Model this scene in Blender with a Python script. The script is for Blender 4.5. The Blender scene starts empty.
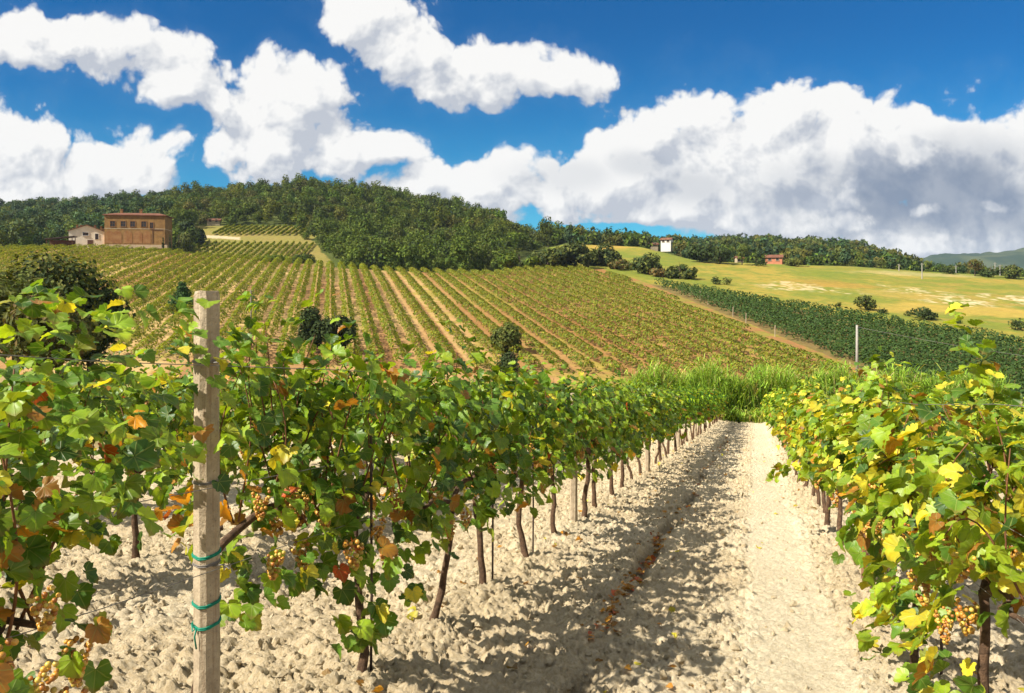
import bpy, math, random
import numpy as np
from mathutils import Vector, Matrix

R = math.radians
C = bpy.context.scene.collection
scene = bpy.context.scene

# ------------------------------------------------------------------ camera, sky, sun, exposure
EYE = 1.6
cam_d = bpy.data.cameras.new("camera")
cam = bpy.data.objects.new("camera", cam_d)
C.objects.link(cam)
cam.location = (0, 0, EYE)
cam.rotation_euler = (R(90), 0, 0)
cam_d.sensor_width = 36.0
cam_d.lens = 28.125
cam_d.shift_y = -46.5 / 1024
cam_d.clip_start = 0.1
cam_d.clip_end = 12000
scene.camera = cam

SUN_AZ, SUN_EL = 241.0, 41.0
sd = Vector((math.sin(R(SUN_AZ)) * math.cos(R(SUN_EL)), math.cos(R(SUN_AZ)) * math.cos(R(SUN_EL)), math.sin(R(SUN_EL))))
sun_d = bpy.data.lights.new("sun", 'SUN')
sun_d.energy = 5.0
sun_d.angle = R(0.5)
sun_d.color = (1.0, 0.945, 0.84)
sun = bpy.data.objects.new("sun", sun_d)
C.objects.link(sun)
sun.rotation_euler = sd.to_track_quat('Z', 'Y').to_euler()
sun.location = (-60, -20, 60)

scene.view_settings.view_transform = 'Standard'
scene.view_settings.look = 'None'
scene.view_settings.gamma = 1.0
scene.view_settings.exposure = 0.95
scene.view_settings.use_curve_mapping = False
scene.render.engine = 'CYCLES'
scene.cycles.use_denoising = True
scene.cycles.max_bounces = 6
scene.cycles.diffuse_bounces = 3
scene.cycles.glossy_bounces = 2
scene.cycles.transmission_bounces = 3
scene.cycles.caustics_reflective = False
scene.cycles.caustics_refractive = False

world = bpy.data.worlds.new("World")
scene.world = world
world.use_nodes = True
world.cycles.sampling_method = 'MANUAL'
world.cycles.sample_map_resolution = 256
SKY_STRENGTH = 0.1


class NT:
    """small helper to write node trees"""
    def __init__(s, tree):
        s.t = tree

    def node(s, kind, **kw):
        n = s.t.nodes.new(kind)
        for k, v in kw.items():
            setattr(n, k, v)
        return n

    def put(s, sock, v):
        if isinstance(v, bpy.types.NodeSocket):
            s.t.links.new(v, sock)
        elif v is not None:
            sock.default_value = v

    def m(s, op, a, b=None, c=None, clamp=False):
        n = s.node('ShaderNodeMath', operation=op, use_clamp=clamp)
        for i, v in enumerate((a, b, c)):
            if v is not None:
                s.put(n.inputs[i], v)
        return n.outputs[0]

    def v(s, op, a, b=None, c=None):
        n = s.node('ShaderNodeVectorMath', operation=op)
        for i, x in enumerate((a, b, c)):
            if x is not None:
                s.put(n.inputs[i], x)
        return n.outputs['Value'] if op in ('LENGTH', 'DOT_PRODUCT', 'DISTANCE') else n.outputs[0]

    def ramp01(s, x, lo, hi):
        n = s.node('ShaderNodeMapRange', interpolation_type='SMOOTHSTEP')
        s.put(n.inputs[0], x)
        n.inputs[1].default_value = lo
        n.inputs[2].default_value = hi
        return n.outputs[0]

    def mix(s, f, a, b, blend='MIX'):
        n = s.node('ShaderNodeMix', data_type='RGBA', blend_type=blend)
        s.put(n.inputs[0], f)
        s.put(n.inputs[6], a)
        s.put(n.inputs[7], b)
        return n.outputs[2]

    def noise(s, vec, scale, detail=4, rough=0.5, dist=0.0, dim='3D'):
        n = s.node('ShaderNodeTexNoise', noise_dimensions=dim)
        s.put(n.inputs['Vector'], vec)
        n.inputs['Scale'].default_value = scale
        n.inputs['Detail'].default_value = detail
        n.inputs['Roughness'].default_value = rough
        n.inputs['Distortion'].default_value = dist
        return n


def rgba(c, k=1.0):
    return (c[0] * k, c[1] * k, c[2] * k, 1.0)


def uw(px, py):
    return (px - 512) / 800.0, (300 - py) / 800.0


# clouds by direction: centre and radii in the same units as uw()
CLOUDS = [(35, 40, 95, 36), (125, 52, 82, 36), (182, 84, 42, 28),
          (12, 150, 66, 50), (118, 172, 80, 40), (50, 192, 130, 30),
          (275, 100, 82, 52), (295, 152, 100, 42), (372, 152, 62, 24), (212, 95, 28, 26),
          (365, 12, 62, 36), (400, 48, 52, 38), (440, 82, 54, 30), (495, 68, 66, 38), (565, 76, 52, 28),
          (640, 143, 50, 30),
          (480, 188, 110, 34), (560, 186, 90, 40), (620, 182, 100, 46),
          (755, 168, 172, 92), (900, 182, 190, 90), (1050, 190, 170, 92), (950, 158, 150, 56), (690, 142, 110, 50), (760, 128, 120, 48), (840, 130, 130, 46), (925, 140, 120, 42), (1000, 150, 110, 40), (680, 208, 110, 24), (760, 222, 120, 22), (900, 240, 160, 22)]
# cloud field elsewhere, outside the picture, comes from the noise alone


def cloud_group():
    g = bpy.data.node_groups.new("cloud_field", 'ShaderNodeTree')
    g.interface.new_socket("P", in_out='INPUT', socket_type='NodeSocketVector')
    g.interface.new_socket("D", in_out='OUTPUT', socket_type='NodeSocketFloat')
    k = NT(g)
    gi = k.node('NodeGroupInput')
    go = k.node('NodeGroupOutput')
    p = gi.outputs[0]
    w = k.noise(p, 7.0, 3, 0.5, dim='2D')
    wv = k.v('MULTIPLY_ADD', w.outputs['Color'], (0.05, 0.05, 0.0), (-0.025, -0.025, 0.0))
    q = k.v('ADD', p, wv)
    f = None
    for (px, py, rx, ry) in CLOUDS:
        u, z = uw(px, py)
        a, b = 800.0 / rx, 800.0 / ry
        s = k.v('MULTIPLY_ADD', q, (a, b, 0.0), (-u * a, -z * b, 0.0))
        e = k.m('SUBTRACT', 1.0, k.v('LENGTH', s))
        f = e if f is None else k.m('SMOOTH_MAX', f, e, 0.12)
    # clear gap above the right-hand wood
    u, z = uw(610, 232)
    s = k.v('MULTIPLY_ADD', q, (800 / 70.0, 800 / 14.0, 0.0), (-u * 800 / 70.0, -z * 800 / 14.0, 0.0))
    gap = k.m('MULTIPLY', k.m('SUBTRACT', 1.25, k.v('LENGTH', s), clamp=True), 0.9)
    f = k.m('SUBTRACT', f, gap)
    # outside the frame: unseen broken cumulus added to whiten the fill light
    far = k.noise(p, 1.3, 2, 0.5, dim='2D').outputs[0]
    sep = k.node('ShaderNodeSeparateXYZ')
    k.put(sep.inputs[0], p)
    out = k.m('MAXIMUM', k.ramp01(k.m('ABSOLUTE', sep.outputs[0]), 0.72, 0.95), k.ramp01(sep.outputs[1], 0.46, 0.7))
    ff = k.m('MULTIPLY', k.m('SUBTRACT', far, 0.38), 4.0)
    mx = k.node('ShaderNodeMix', data_type='FLOAT')
    k.put(mx.inputs[0], out)
    k.put(mx.inputs[2], f)
    k.put(mx.inputs[3], ff)
    f = mx.outputs[0]
    f = k.m('MINIMUM', f, 0.55)
    n1 = k.noise(p, 11.0, 7, 0.58, dim='2D').outputs[0]
    vo = k.node('ShaderNodeTexVoronoi', feature='F1', voronoi_dimensions='2D')
    k.put(vo.inputs['Vector'], k.v('ADD', p, k.v('MULTIPLY', w.outputs['Color'], (0.06, 0.06, 0.0))))
    vo.inputs['Scale'].default_value = 19.0
    vo.inputs['Detail'].default_value = 3.0
    vo.inputs['Roughness'].default_value = 0.55
    d = k.m('ADD', f, k.m('MULTIPLY', k.m('SUBTRACT', n1, 0.52), 1.05))
    d = k.m('ADD', d, k.m('MULTIPLY', k.m('SUBTRACT', 0.75, vo.outputs['Distance']), 0.45))
    k.put(go.inputs[0], d)
    return g


def build_world():
    k = NT(world.node_tree)
    for n in list(world.node_tree.nodes):
        world.node_tree.nodes.remove(n)
    out = k.node('ShaderNodeOutputWorld')
    bg = k.node('ShaderNodeBackground')
    bg.inputs[1].default_value = SKY_STRENGTH
    k.put(out.inputs[0], bg.outputs[0])
    sky = k.node('ShaderNodeTexSky', sky_type='NISHITA')
    sky.sun_disc = False
    sky.sun_elevation = R(SUN_EL)
    sky.sun_rotation = R(SUN_AZ)
    sky.altitude = 300
    sky.air_density = 1.0
    sky.dust_density = 0.3
    sky.ozone_density = 3.0
    tc = k.node('ShaderNodeTexCoord')
    sep = k.node('ShaderNodeSeparateXYZ')
    k.put(sep.inputs[0], tc.outputs['Generated'])
    y = k.m('MAXIMUM', k.m('ABSOLUTE', sep.outputs[1]), 0.12)
    comb = k.node('ShaderNodeCombineXYZ')
    k.put(comb.inputs[0], k.m('DIVIDE', sep.outputs[0], y))
    w_ = k.m('DIVIDE', sep.outputs[2], y)
    k.put(comb.inputs[1], w_)
    k.put(comb.inputs[2], k.m('MULTIPLY', k.m('SIGN', sep.outputs[1]), 0.7))
    p = comb.outputs[0]
    g = cloud_group()

    def D(vec):
        n = k.node('ShaderNodeGroup')
        n.node_tree = g
        k.put(n.inputs[0], vec)
        return n.outputs[0]
    d0 = D(p)
    d1 = D(k.v('ADD', p, (-0.018, 0.030, 0.0)))
    alpha = k.ramp01(d0, -0.08, 0.17)
    # sun-side light and grey undersides painted into the cloud colour; rain cloud's own grey
    lit = k.m('SUBTRACT', d0, d1)
    lit = k.m('MULTIPLY_ADD', lit, 1.5, 0.74)
    gn = k.noise(p, 5.0, 4, 0.55, dim='2D').outputs[0]
    nz9 = k.noise(p, 9.0, 5, 0.6, dim='2D')
    nz16 = k.noise(p, 16.0, 5, 0.6, dim='2D')
    dark = None
    for (px, py, rx, ry, wt) in [(935, 196, 150, 52, 0.85), (850, 205, 110, 45, 0.5), (985, 165, 110, 35, 0.4), (700, 190, 60, 25, 0.3),
                                 (560, 175, 60, 22, 0.22), (640, 165, 40, 18, 0.25), (1000, 205, 110, 50, 0.7)]:
        u, z = uw(px, py)
        s = k.v('MULTIPLY_ADD', p, (800 / rx, 800 / ry, 0.0), (-u * 800 / rx, -z * 800 / ry, 0.0))
        s = k.v('ADD', s, k.v('MULTIPLY_ADD', nz9.outputs['Color'], (0.9, 0.9, 0.0), (-0.45, -0.45, 0.0)))
        e = k.m('MULTIPLY', k.ramp01(k.v('LENGTH', s), 1.25, 0.3), wt)
        dark = e if dark is None else k.m('MAXIMUM', dark, e)
    # bright puffs standing in front of the grey base
    puff = None
    for (px, py, rx, ry) in [(918, 154, 26, 15), (935, 207, 22, 9), (745, 222, 60, 14), (840, 224, 40, 13), (905, 243, 60, 12), (830, 200, 30, 18), (990, 208, 18, 7)]:
        u, z = uw(px, py)
        s = k.v('MULTIPLY_ADD', p, (800 / rx, 800 / ry, 0.0), (-u * 800 / rx, -z * 800 / ry, 0.0))
        s = k.v('ADD', s, k.v('MULTIPLY_ADD', nz16.outputs['Color'], (3.2, 3.2, 0.0), (-1.6, -1.6, 0.0)))
        e = k.ramp01(k.v('LENGTH', s), 1.1, 0.35)
        puff = e if puff is None else k.m('MAXIMUM', puff, e)
    dark = k.m('MULTIPLY', dark, k.m('MULTIPLY_ADD', puff, -0.75, 1.0))
    dark = k.m('MULTIPLY', dark, k.m('MULTIPLY_ADD', gn, 1.0, 0.45), clamp=True)
    lit = k.m('MINIMUM', k.m('MAXIMUM', lit, 0.35), 1.0)
    CK = 1.0 / SKY_STRENGTH
    ccol = k.mix(lit, rgba((0.16, 0.19, 0.25), CK), rgba((0.50, 0.495, 0.485), CK))
    ccol = k.mix(dark, ccol, rgba((0.075, 0.108, 0.168), CK))
    # clear sky: saturated by the dry air, paler near the horizon
    hz = k.ramp01(w_, 0.0, 0.36)
    tint = k.mix(hz, (0.07, 0.50, 0.62, 1), (0.0, 0.275, 0.50, 1))
    scol = k.mix(1.0, sky.outputs[0], tint, 'MULTIPLY')
    wisp = k.m('MULTIPLY', k.ramp01(d0, -0.55, 0.05), 0.03)
    scol = k.mix(wisp, scol, rgba((0.30, 0.37, 0.42), CK))
    k.put(bg.inputs[0], k.mix(alpha, scol, ccol))


build_world()

# ------------------------------------------------------------------ helpers
RNG = np.random.default_rng(7)


def tag(o, label=None, cat=None, group=None, kind=None):
    if label:
        o['label'] = label
    if cat:
        o['category'] = cat
    if group:
        o['group'] = group
    if kind:
        o['kind'] = kind
    return o


def empty(name, loc, rz=0.0, label=None, cat=None, group=None):
    o = bpy.data.objects.new(name, None)
    C.objects.link(o)
    o.empty_display_size = 0.2
    o.location = loc
    o.rotation_euler = (0, 0, rz)
    return tag(o, label, cat, group)


def mesh_data(name, V, F, mats, col=None, uv=None, smooth=False, midx=None):
    me = bpy.data.meshes.new(name)
    V = np.asarray(V, dtype=np.float32)
    if not isinstance(F, list):
        F = [F]
    F = [np.asarray(f, dtype=np.int32) for f in F if len(f)]
    me.vertices.add(len(V))
    me.vertices.foreach_set('co', V.ravel())
    loops = np.concatenate([f.ravel() for f in F])
    tot = np.concatenate([np.full(len(f), f.shape[1], dtype=np.int32) for f in F])
    st = np.concatenate([[0], np.cumsum(tot)[:-1]]).astype(np.int32)
    me.loops.add(len(loops))
    me.loops.foreach_set('vertex_index', loops)
    me.polygons.add(len(tot))
    me.polygons.foreach_set('loop_start', st)
    me.polygons.foreach_set('loop_total', tot)
    if midx is not None:
        me.polygons.foreach_set('material_index', np.asarray(midx, dtype=np.int32))
    me.polygons.foreach_set('use_smooth', np.full(len(tot), bool(smooth)))
    if col is not None:
        a = me.attributes.new('col', 'FLOAT_COLOR', 'POINT')
        cc = np.ones((len(V), 4), dtype=np.float32)
        cc[:, :3] = col
        a.data.foreach_set('color', cc.ravel())
    if uv is not None:
        a = me.attributes.new('luv', 'FLOAT_VECTOR', 'POINT')
        u3 = np.zeros((len(V), 3), dtype=np.float32)
        u3[:, :uv.shape[1]] = uv
        a.data.foreach_set('vector', u3.ravel())
    me.update(calc_edges=True)
    for m in (mats if isinstance(mats, (list, tuple)) else [mats]):
        me.materials.append(m)
    return me


def link(name, me, parent=None, loc=None):
    o = bpy.data.objects.new(name, me)
    C.objects.link(o)
    if parent is not None:
        o.parent = parent
    if loc is not None:
        o.location = loc
    return o


class MB:
    """collects shapes of one part into one mesh"""
    def __init__(s):
        s.V, s.F, s.n = [], [], 0

    def add(s, V, F):
        s.V.append(np.asarray(V, dtype=float))
        for f in F:
            s.F.append([i + s.n for i in f])
        s.n += len(V)

    def box(s, x0, x1, y0, y1, z0, z1):
        V = [(x, y, z) for z in (z0, z1) for y in (y0, y1) for x in (x0, x1)]
        s.add(V, [(0, 2, 3, 1), (4, 5, 7, 6), (0, 1, 5, 4), (2, 6, 7, 3), (0, 4, 6, 2), (1, 3, 7, 5)])

    def tube(s, pts, rad, n=8, cap=True, jit=0.0, rng=None):
        pts = np.asarray(pts, dtype=float)
        rad = np.broadcast_to(np.asarray(rad, dtype=float), (len(pts),))
        t = np.gradient(pts, axis=0)
        t /= np.linalg.norm(t, axis=1)[:, None] + 1e-9
        ref = np.array([0.31, 0.95, 0.05]) if abs(t[0][2]) > 0.7 else np.array([0.05, 0.1, 1.0])
        V = []
        for i in range(len(pts)):
            a = np.cross(t[i], ref)
            a /= np.linalg.norm(a) + 1e-9
            b = np.cross(t[i], a)
            for j in range(n):
                th = 2 * math.pi * j / n
                r = rad[i] * (1 + (jit * rng.uniform(-1, 1) if rng is not None else 0))
                V.append(pts[i] + r * (math.cos(th) * a + math.sin(th) * b))
        F = []
        for i in range(len(pts) - 1):
            for j in range(n):
                F.append((i * n + j, i * n + (j + 1) % n, (i + 1) * n + (j + 1) % n, (i + 1) * n + j))
        if cap:
            F.append(tuple(range(n))[::-1])
            F.append(tuple((len(pts) - 1) * n + j for j in range(n)))
        s.add(V, F)

    def data(s, name, mats, smooth=False):
        V = np.concatenate(s.V)
        me = bpy.data.meshes.new(name)
        me.from_pydata([tuple(v) for v in V], [], s.F)
        me.polygons.foreach_set('use_smooth', np.full(len(me.polygons), bool(smooth)))
        me.update()
        for m in (mats if isinstance(mats, (list, tuple)) else [mats]):
            me.materials.append(m)
        return me

    def build(s, name, mats, parent=None, smooth=False, loc=None):
        return link(name, s.data(name, mats, smooth), parent, loc)


def hash2(ix, iy, seed):
    h = (ix.astype(np.int64) * 374761393 + iy.astype(np.int64) * 668265263 + seed * 974711) & 0x7fffffff
    h = ((h ^ (h >> 13)) * 1274126177) & 0x7fffffff
    h = ((h ^ (h >> 16)) * 83492791) & 0x7fffffff
    return ((h ^ (h >> 15)) & 0xffff) / 65535.0


def vnoise(x, y, seed=0):
    ix, iy = np.floor(x), np.floor(y)
    fx, fy = x - ix, y - iy
    fx = fx * fx * (3 - 2 * fx)
    fy = fy * fy * (3 - 2 * fy)
    a, b = hash2(ix, iy, seed), hash2(ix + 1, iy, seed)
    c, d = hash2(ix, iy + 1, seed), hash2(ix + 1, iy + 1, seed)
    return (a * (1 - fx) + b * fx) * (1 - fy) + (c * (1 - fx) + d * fx) * fy


def fbm(x, y, seed=0, octv=4, rough=0.5):
    s, amp, tot = 0, 1.0, 0
    for o in range(octv):
        s = s + amp * vnoise(x * 2 ** o + 17.3 * o, y * 2 ** o - 9.1 * o, seed + o * 31)
        tot += amp
        amp *= rough
    return s / tot


def bumps(x, y, seed, fill=0.8):
    """rounded lumps, one per cell, heights 0..~0.5 cell"""
    ix, iy = np.floor(x), np.floor(y)
    h = np.zeros_like(x)
    for dx in (-1, 0, 1):
        for dy in (-1, 0, 1):
            cx, cy = ix + dx, iy + dy
            px = cx + hash2(cx, cy, seed)
            py = cy + hash2(cx, cy, seed + 5)
            r = 0.18 + 0.5 * hash2(cx, cy, seed + 9) ** 1.6
            r = r * (hash2(cx, cy, seed + 13) < fill)
            d2 = (x - px) ** 2 * (0.7 + 0.6 * hash2(cx, cy, seed + 21)) + (y - py) ** 2
            h = np.maximum(h, np.sqrt(np.maximum(r * r - d2, 0)))
    return h


def sstep(a, b, x):
    t = np.clip((x - a) / (b - a), 0, 1)
    return t * t * (3 - 2 * t)


# ------------------------------------------------------------------ terrain
UX, UY = 0.2907, 0.9568          # row direction of the near vineyard
RROT = math.atan2(UY, UX)


def lt2xy(l, t):
    return l * UY + t * UX, -l * UX + t * UY


def near_z(X, Y):
    return -0.1136 * (UX * X + UY * Y)


def plane_z(X, Y):
    s = -0.2215 * X + 0.9752 * Y
    return EYE - 9.0 + 0.14 * (s - 80)


# columns by bearing: crest distance of the vineyard hill, then (distance, height seen at) knots beyond
COLS = [(-400, 224, [(262, 262), (330, 246), (430, 230), (560, 216), (720, 222), (1500, 250), (4000, 296)]),
        (0, 224, [(262, 250), (330, 240), (430, 225), (530, 213), (700, 222), (1500, 250), (4000, 296)]),
        (100, 236, [(268, 246), (330, 236), (420, 221), (505, 209), (680, 219), (1500, 250), (4000, 296)]),
        (190, 228, [(262, 257), (330, 226), (400, 211), (470, 199), (650, 214), (1500, 250), (4000, 296)]),
        (300, 208, [(248, 268), (330, 226), (390, 207), (450, 192), (640, 214), (1500, 250), (4000, 296)]),
        (350, 200, [(240, 272), (310, 236), (375, 211), (440, 194), (640, 214), (1500, 250), (4000, 296)]),
        (440, 196, [(235, 274), (300, 245), (360, 227), (420, 211), (640, 226), (1500, 250), (4000, 296)]),
        (500, 198, [(235, 272), (295, 250), (350, 238), (400, 226), (640, 240), (1500, 250), (4000, 296)]),
        (530, 225, [(265, 262), (300, 253), (340, 250), (380, 245), (640, 250), (1500, 258), (4000, 296)]),
        (565, 300, [(318, 244), (340, 243), (365, 243), (390, 244), (640, 243), (1500, 262), (4000, 296)]),
        (640, 285, [(300, 247), (330, 248), (420, 249), (560, 245), (680, 243), (1500, 264), (4000, 296)]),
        (700, 250, [(270, 262), (310, 264), (420, 256), (540, 246), (640, 242), (1500, 268), (4000, 296)]),
        (770, 248, [(265, 264.5), (310, 266), (420, 255), (530, 245), (620, 240), (1500, 270), (4000, 296)]),
        (850, 244, [(262, 266), (310, 269), (420, 259), (530, 250), (620, 246), (1500, 274), (4000, 296)]),
        (930, 236, [(256, 272), (310, 274), (420, 272), (530, 270), (620, 268), (1500, 280), (4000, 297)]),
        (1024, 228, [(250, 277), (310, 280), (420, 281), (530, 282), (620, 283), (1500, 290), (4000, 298)]),
        (1500, 228, [(250, 282), (310, 286), (420, 288), (530, 289), (620, 290), (1500, 295), (4000, 299)])]
_pxs = np.array([c[0] for c in COLS], float)
_Yk = np.array([[c[1]] + [a for a, b in c[2]] for c in COLS], float)
_zk = np.zeros_like(_Yk)
for _i, _c in enumerate(COLS):
    _x = (_c[0] - 512) / 800.0
    _zk[_i, 0] = plane_z(_x * _c[1], _c[1])
    for _j, (_a, _b) in enumerate(_c[2]):
        _zk[_i, _j + 1] = EYE + (300 - _b) / 800.0 * _a


def crest(px):
    return np.interp(px, _pxs, _Yk[:, 0])


def H(X, Y):
    X = np.asarray(X, float)
    Y = np.asarray(Y, float)
    n, p = near_z(X, Y), plane_z(X, Y)
    k = 1.2
    h = np.clip(0.5 + 0.5 * (p - n) / k, 0, 1)
    base = n * (1 - h) + p * h + k * h * (1 - h)
    px = np.clip(512 + 800 * X / np.maximum(Y, 1.0), -400, 1500)
    Yk = [np.interp(px, _pxs, _Yk[:, j]) for j in range(_Yk.shape[1])]
    zk = [np.interp(px, _pxs, _zk[:, j]) for j in range(_Yk.shape[1])]
    # soft brow just before the crest
    br = np.clip((Y - (Yk[0] - 26)) / 26, 0, 1.0) ** 2 * 0.55 * (px < 545)
    z = base - br
    for j in range(_Yk.shape[1] - 1):
        f = (Y - Yk[j]) / (Yk[j + 1] - Yk[j])
        za = zk[j] - (0.55 * (px < 545) if j == 0 else 0)
        seg = za * (1 - f) + zk[j + 1] * f
        z = np.where((Y > Yk[j]), seg, z)
    z = np.where(Y > Yk[-1], zk[-1], z)
    return np.where(Y < 3, near_z(X, Y), z)


def Hs(x, y):
    return float(H(np.array([x]), np.array([y]))[0])


def ground_at(px, py, lo=60.0, hi=700.0):
    """walk along the sight line of a picture point until it meets the terrain"""
    x, w = uw(px, py)
    Y = np.linspace(lo, hi, 6000)
    d = EYE + w * Y - H(x * Y, Y)
    i = np.argmax(d < 0)
    if d[i] >= 0:
        i = np.argmin(d)
    return x * Y[i], Y[i]


# ------------------------------------------------------------------ materials
MATS = {}


def mat(name, base, rough=0.8, var=0.25, scale=6.0, bump=0.0, spec=0.3, alt=None, coord='Object'):
    m = bpy.data.materials.new(name)
    m.use_nodes = True
    k = NT(m.node_tree)
    b = m.node_tree.nodes['Principled BSDF']
    b.inputs['Roughness'].default_value = rough
    b.inputs['Specular IOR Level'].default_value = spec
    tc = k.node('ShaderNodeTexCoord')
    n = k.noise(tc.outputs[coord], scale, 6, 0.6)
    alt = alt or tuple(c * (1 - var) for c in base)
    k.put(b.inputs['Base Color'], k.mix(k.ramp01(n.outputs[0], 0.3, 0.7), rgba(base), rgba(alt)))
    if bump:
        bn = k.node('ShaderNodeBump')
        bn.inputs['Strength'].default_value = bump
        bn.inputs['Distance'].default_value = 0.02
        k.put(bn.inputs['Height'], k.noise(tc.outputs[coord], scale * 4, 6, 0.65).outputs[0])
        k.put(b.inputs['Normal'], bn.outputs[0])
    MATS[name] = m
    return m


def leaf_material(name, veins=True, trans=0.34, gloss=0.45):
    m = bpy.data.materials.new(name)
    m.use_nodes = True
    k = NT(m.node_tree)
    nt = m.node_tree
    b = nt.nodes['Principled BSDF']
    o = nt.nodes['Material Output']
    at = k.node('ShaderNodeAttribute', attribute_name='col')
    col = at.outputs['Color']
    if veins:
        uvn = k.node('ShaderNodeAttribute', attribute_name='luv')
        sep = k.node('ShaderNodeSeparateXYZ')
        k.put(sep.inputs[0], uvn.outputs['Vector'])
        ax = k.m('ABSOLUTE', sep.outputs[0])
        vm = None
        for ang in (0.0, 52.0, 108.0):
            ca, sa = math.cos(R(ang)), math.sin(R(ang))
            # distance to the vein's line and position along it
            dl = k.m('ABSOLUTE', k.m('SUBTRACT', k.m('MULTIPLY', ax, ca), k.m('MULTIPLY', sep.outputs[1], sa)))
            al = k.m('ADD', k.m('MULTIPLY', ax, sa), k.m('MULTIPLY', sep.outputs[1], ca))
            e = k.m('MULTIPLY', k.ramp01(dl, 0.03, 0.006), k.ramp01(al, 0.0, 0.06))
            vm = e if vm is None else k.m('MAXIMUM', vm, e)
        n = k.noise(uvn.outputs['Vector'], 5.0, 4, 0.6)
        geo = k.node('ShaderNodeNewGeometry')
        n2 = k.noise(geo.outputs['Position'], 18.0, 4, 0.6)
        col = k.mix(k.m('MULTIPLY', k.ramp01(n2.outputs[0], 0.42, 0.68), 0.5), col, k.mix(1.0, col, (1.7, 1.4, 0.9, 1), 'MULTIPLY'))
        col = k.mix(k.m('MULTIPLY', vm, 0.45), col, (0.30, 0.34, 0.09, 1))
        # dry brown rim on part of the leaf (third component of the leaf attribute)
        rim = k.ramp01(k.m('ADD', k.v('LENGTH', uvn.outputs['Vector']), k.m('MULTIPLY', n2.outputs[0], 0.6)), 1.02, 1.25)
        col = k.mix(k.m('MULTIPLY', rim, 0.45), col, (0.23, 0.12, 0.035, 1))
        bn = k.node('ShaderNodeBump')
        bn.inputs['Strength'].default_value = 0.35
        bn.inputs['Distance'].default_value = 0.004
        k.put(bn.inputs['Height'], k.m('ADD', vm, n2.outputs[0]))
        k.put(b.inputs['Normal'], bn.outputs[0])
    k.put(b.inputs['Base Color'], col)
    b.inputs['Roughness'].default_value = gloss
    b.inputs['Specular IOR Level'].default_value = 0.4 if veins else 0.15
    tr = k.node('ShaderNodeBsdfTranslucent')
    k.put(tr.inputs['Color'], k.mix(1.0, col, (1.9, 1.65, 0.55, 1), 'MULTIPLY'))
    mx = k.node('ShaderNodeMixShader')
    mx.inputs[0].default_value = trans
    k.put(mx.inputs[1], b.outputs[0])
    k.put(mx.inputs[2], tr.outputs[0])
    k.put(o.inputs['Surface'], mx.outputs[0])
    return m


def attr_ground(name, scale, amt=0.5, bump=0.6, bdist=0.15):
    m = bpy.data.materials.new(name)
    m.use_nodes = True
    k = NT(m.node_tree)
    b = m.node_tree.nodes['Principled BSDF']
    b.inputs['Roughness'].default_value = 0.95
    b.inputs['Specular IOR Level'].default_value = 0.1
    at = k.node('ShaderNodeAttribute', attribute_name='col')
    geo = k.node('ShaderNodeNewGeometry')
    n = k.noise(geo.outputs['Position'], scale, 8, 0.65)
    f = k.m('MULTIPLY_ADD', n.outputs[0], 2 * amt, 1 - amt)
    cb = k.node('ShaderNodeCombineXYZ')
    for i in range(3):
        k.put(cb.inputs[i], f)
    k.put(b.inputs['Base Color'], k.mix(1.0, at.outputs['Color'], cb.outputs[0], 'MULTIPLY'))
    bn = k.node('ShaderNodeBump')
    bn.inputs['Strength'].default_value = bump
    bn.inputs['Distance'].default_value = bdist
    k.put(bn.inputs['Height'], n.outputs[0])
    k.put(b.inputs['Normal'], bn.outputs[0])
    return m


M_LEAF = leaf_material("vine_leaf")
M_LEAF_FAR = leaf_material("vine_leaf_far", veins=False, trans=0.3, gloss=0.6)
M_TREE = leaf_material("tree_leaf", veins=False, trans=0.15, gloss=0.75)
M_BARK = mat("vine_bark", (0.17, 0.098, 0.055), 0.9, 0.6, 30.0, 0.9)
M_CANE = mat("cane_bark", (0.20, 0.085, 0.035), 0.7, 0.4, 30.0, 0.3)
M_TRUNK = mat("tree_bark", (0.10, 0.07, 0.045), 0.9, 0.5, 6.0, 0.6)
M_TERRAIN = attr_ground("field_ground", 0.9, 0.45, 0.5, 0.2)

def bound_p(Y):
    return 71.0 - 0.095 * (189.0 - np.clip(Y, 60, 189))


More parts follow.
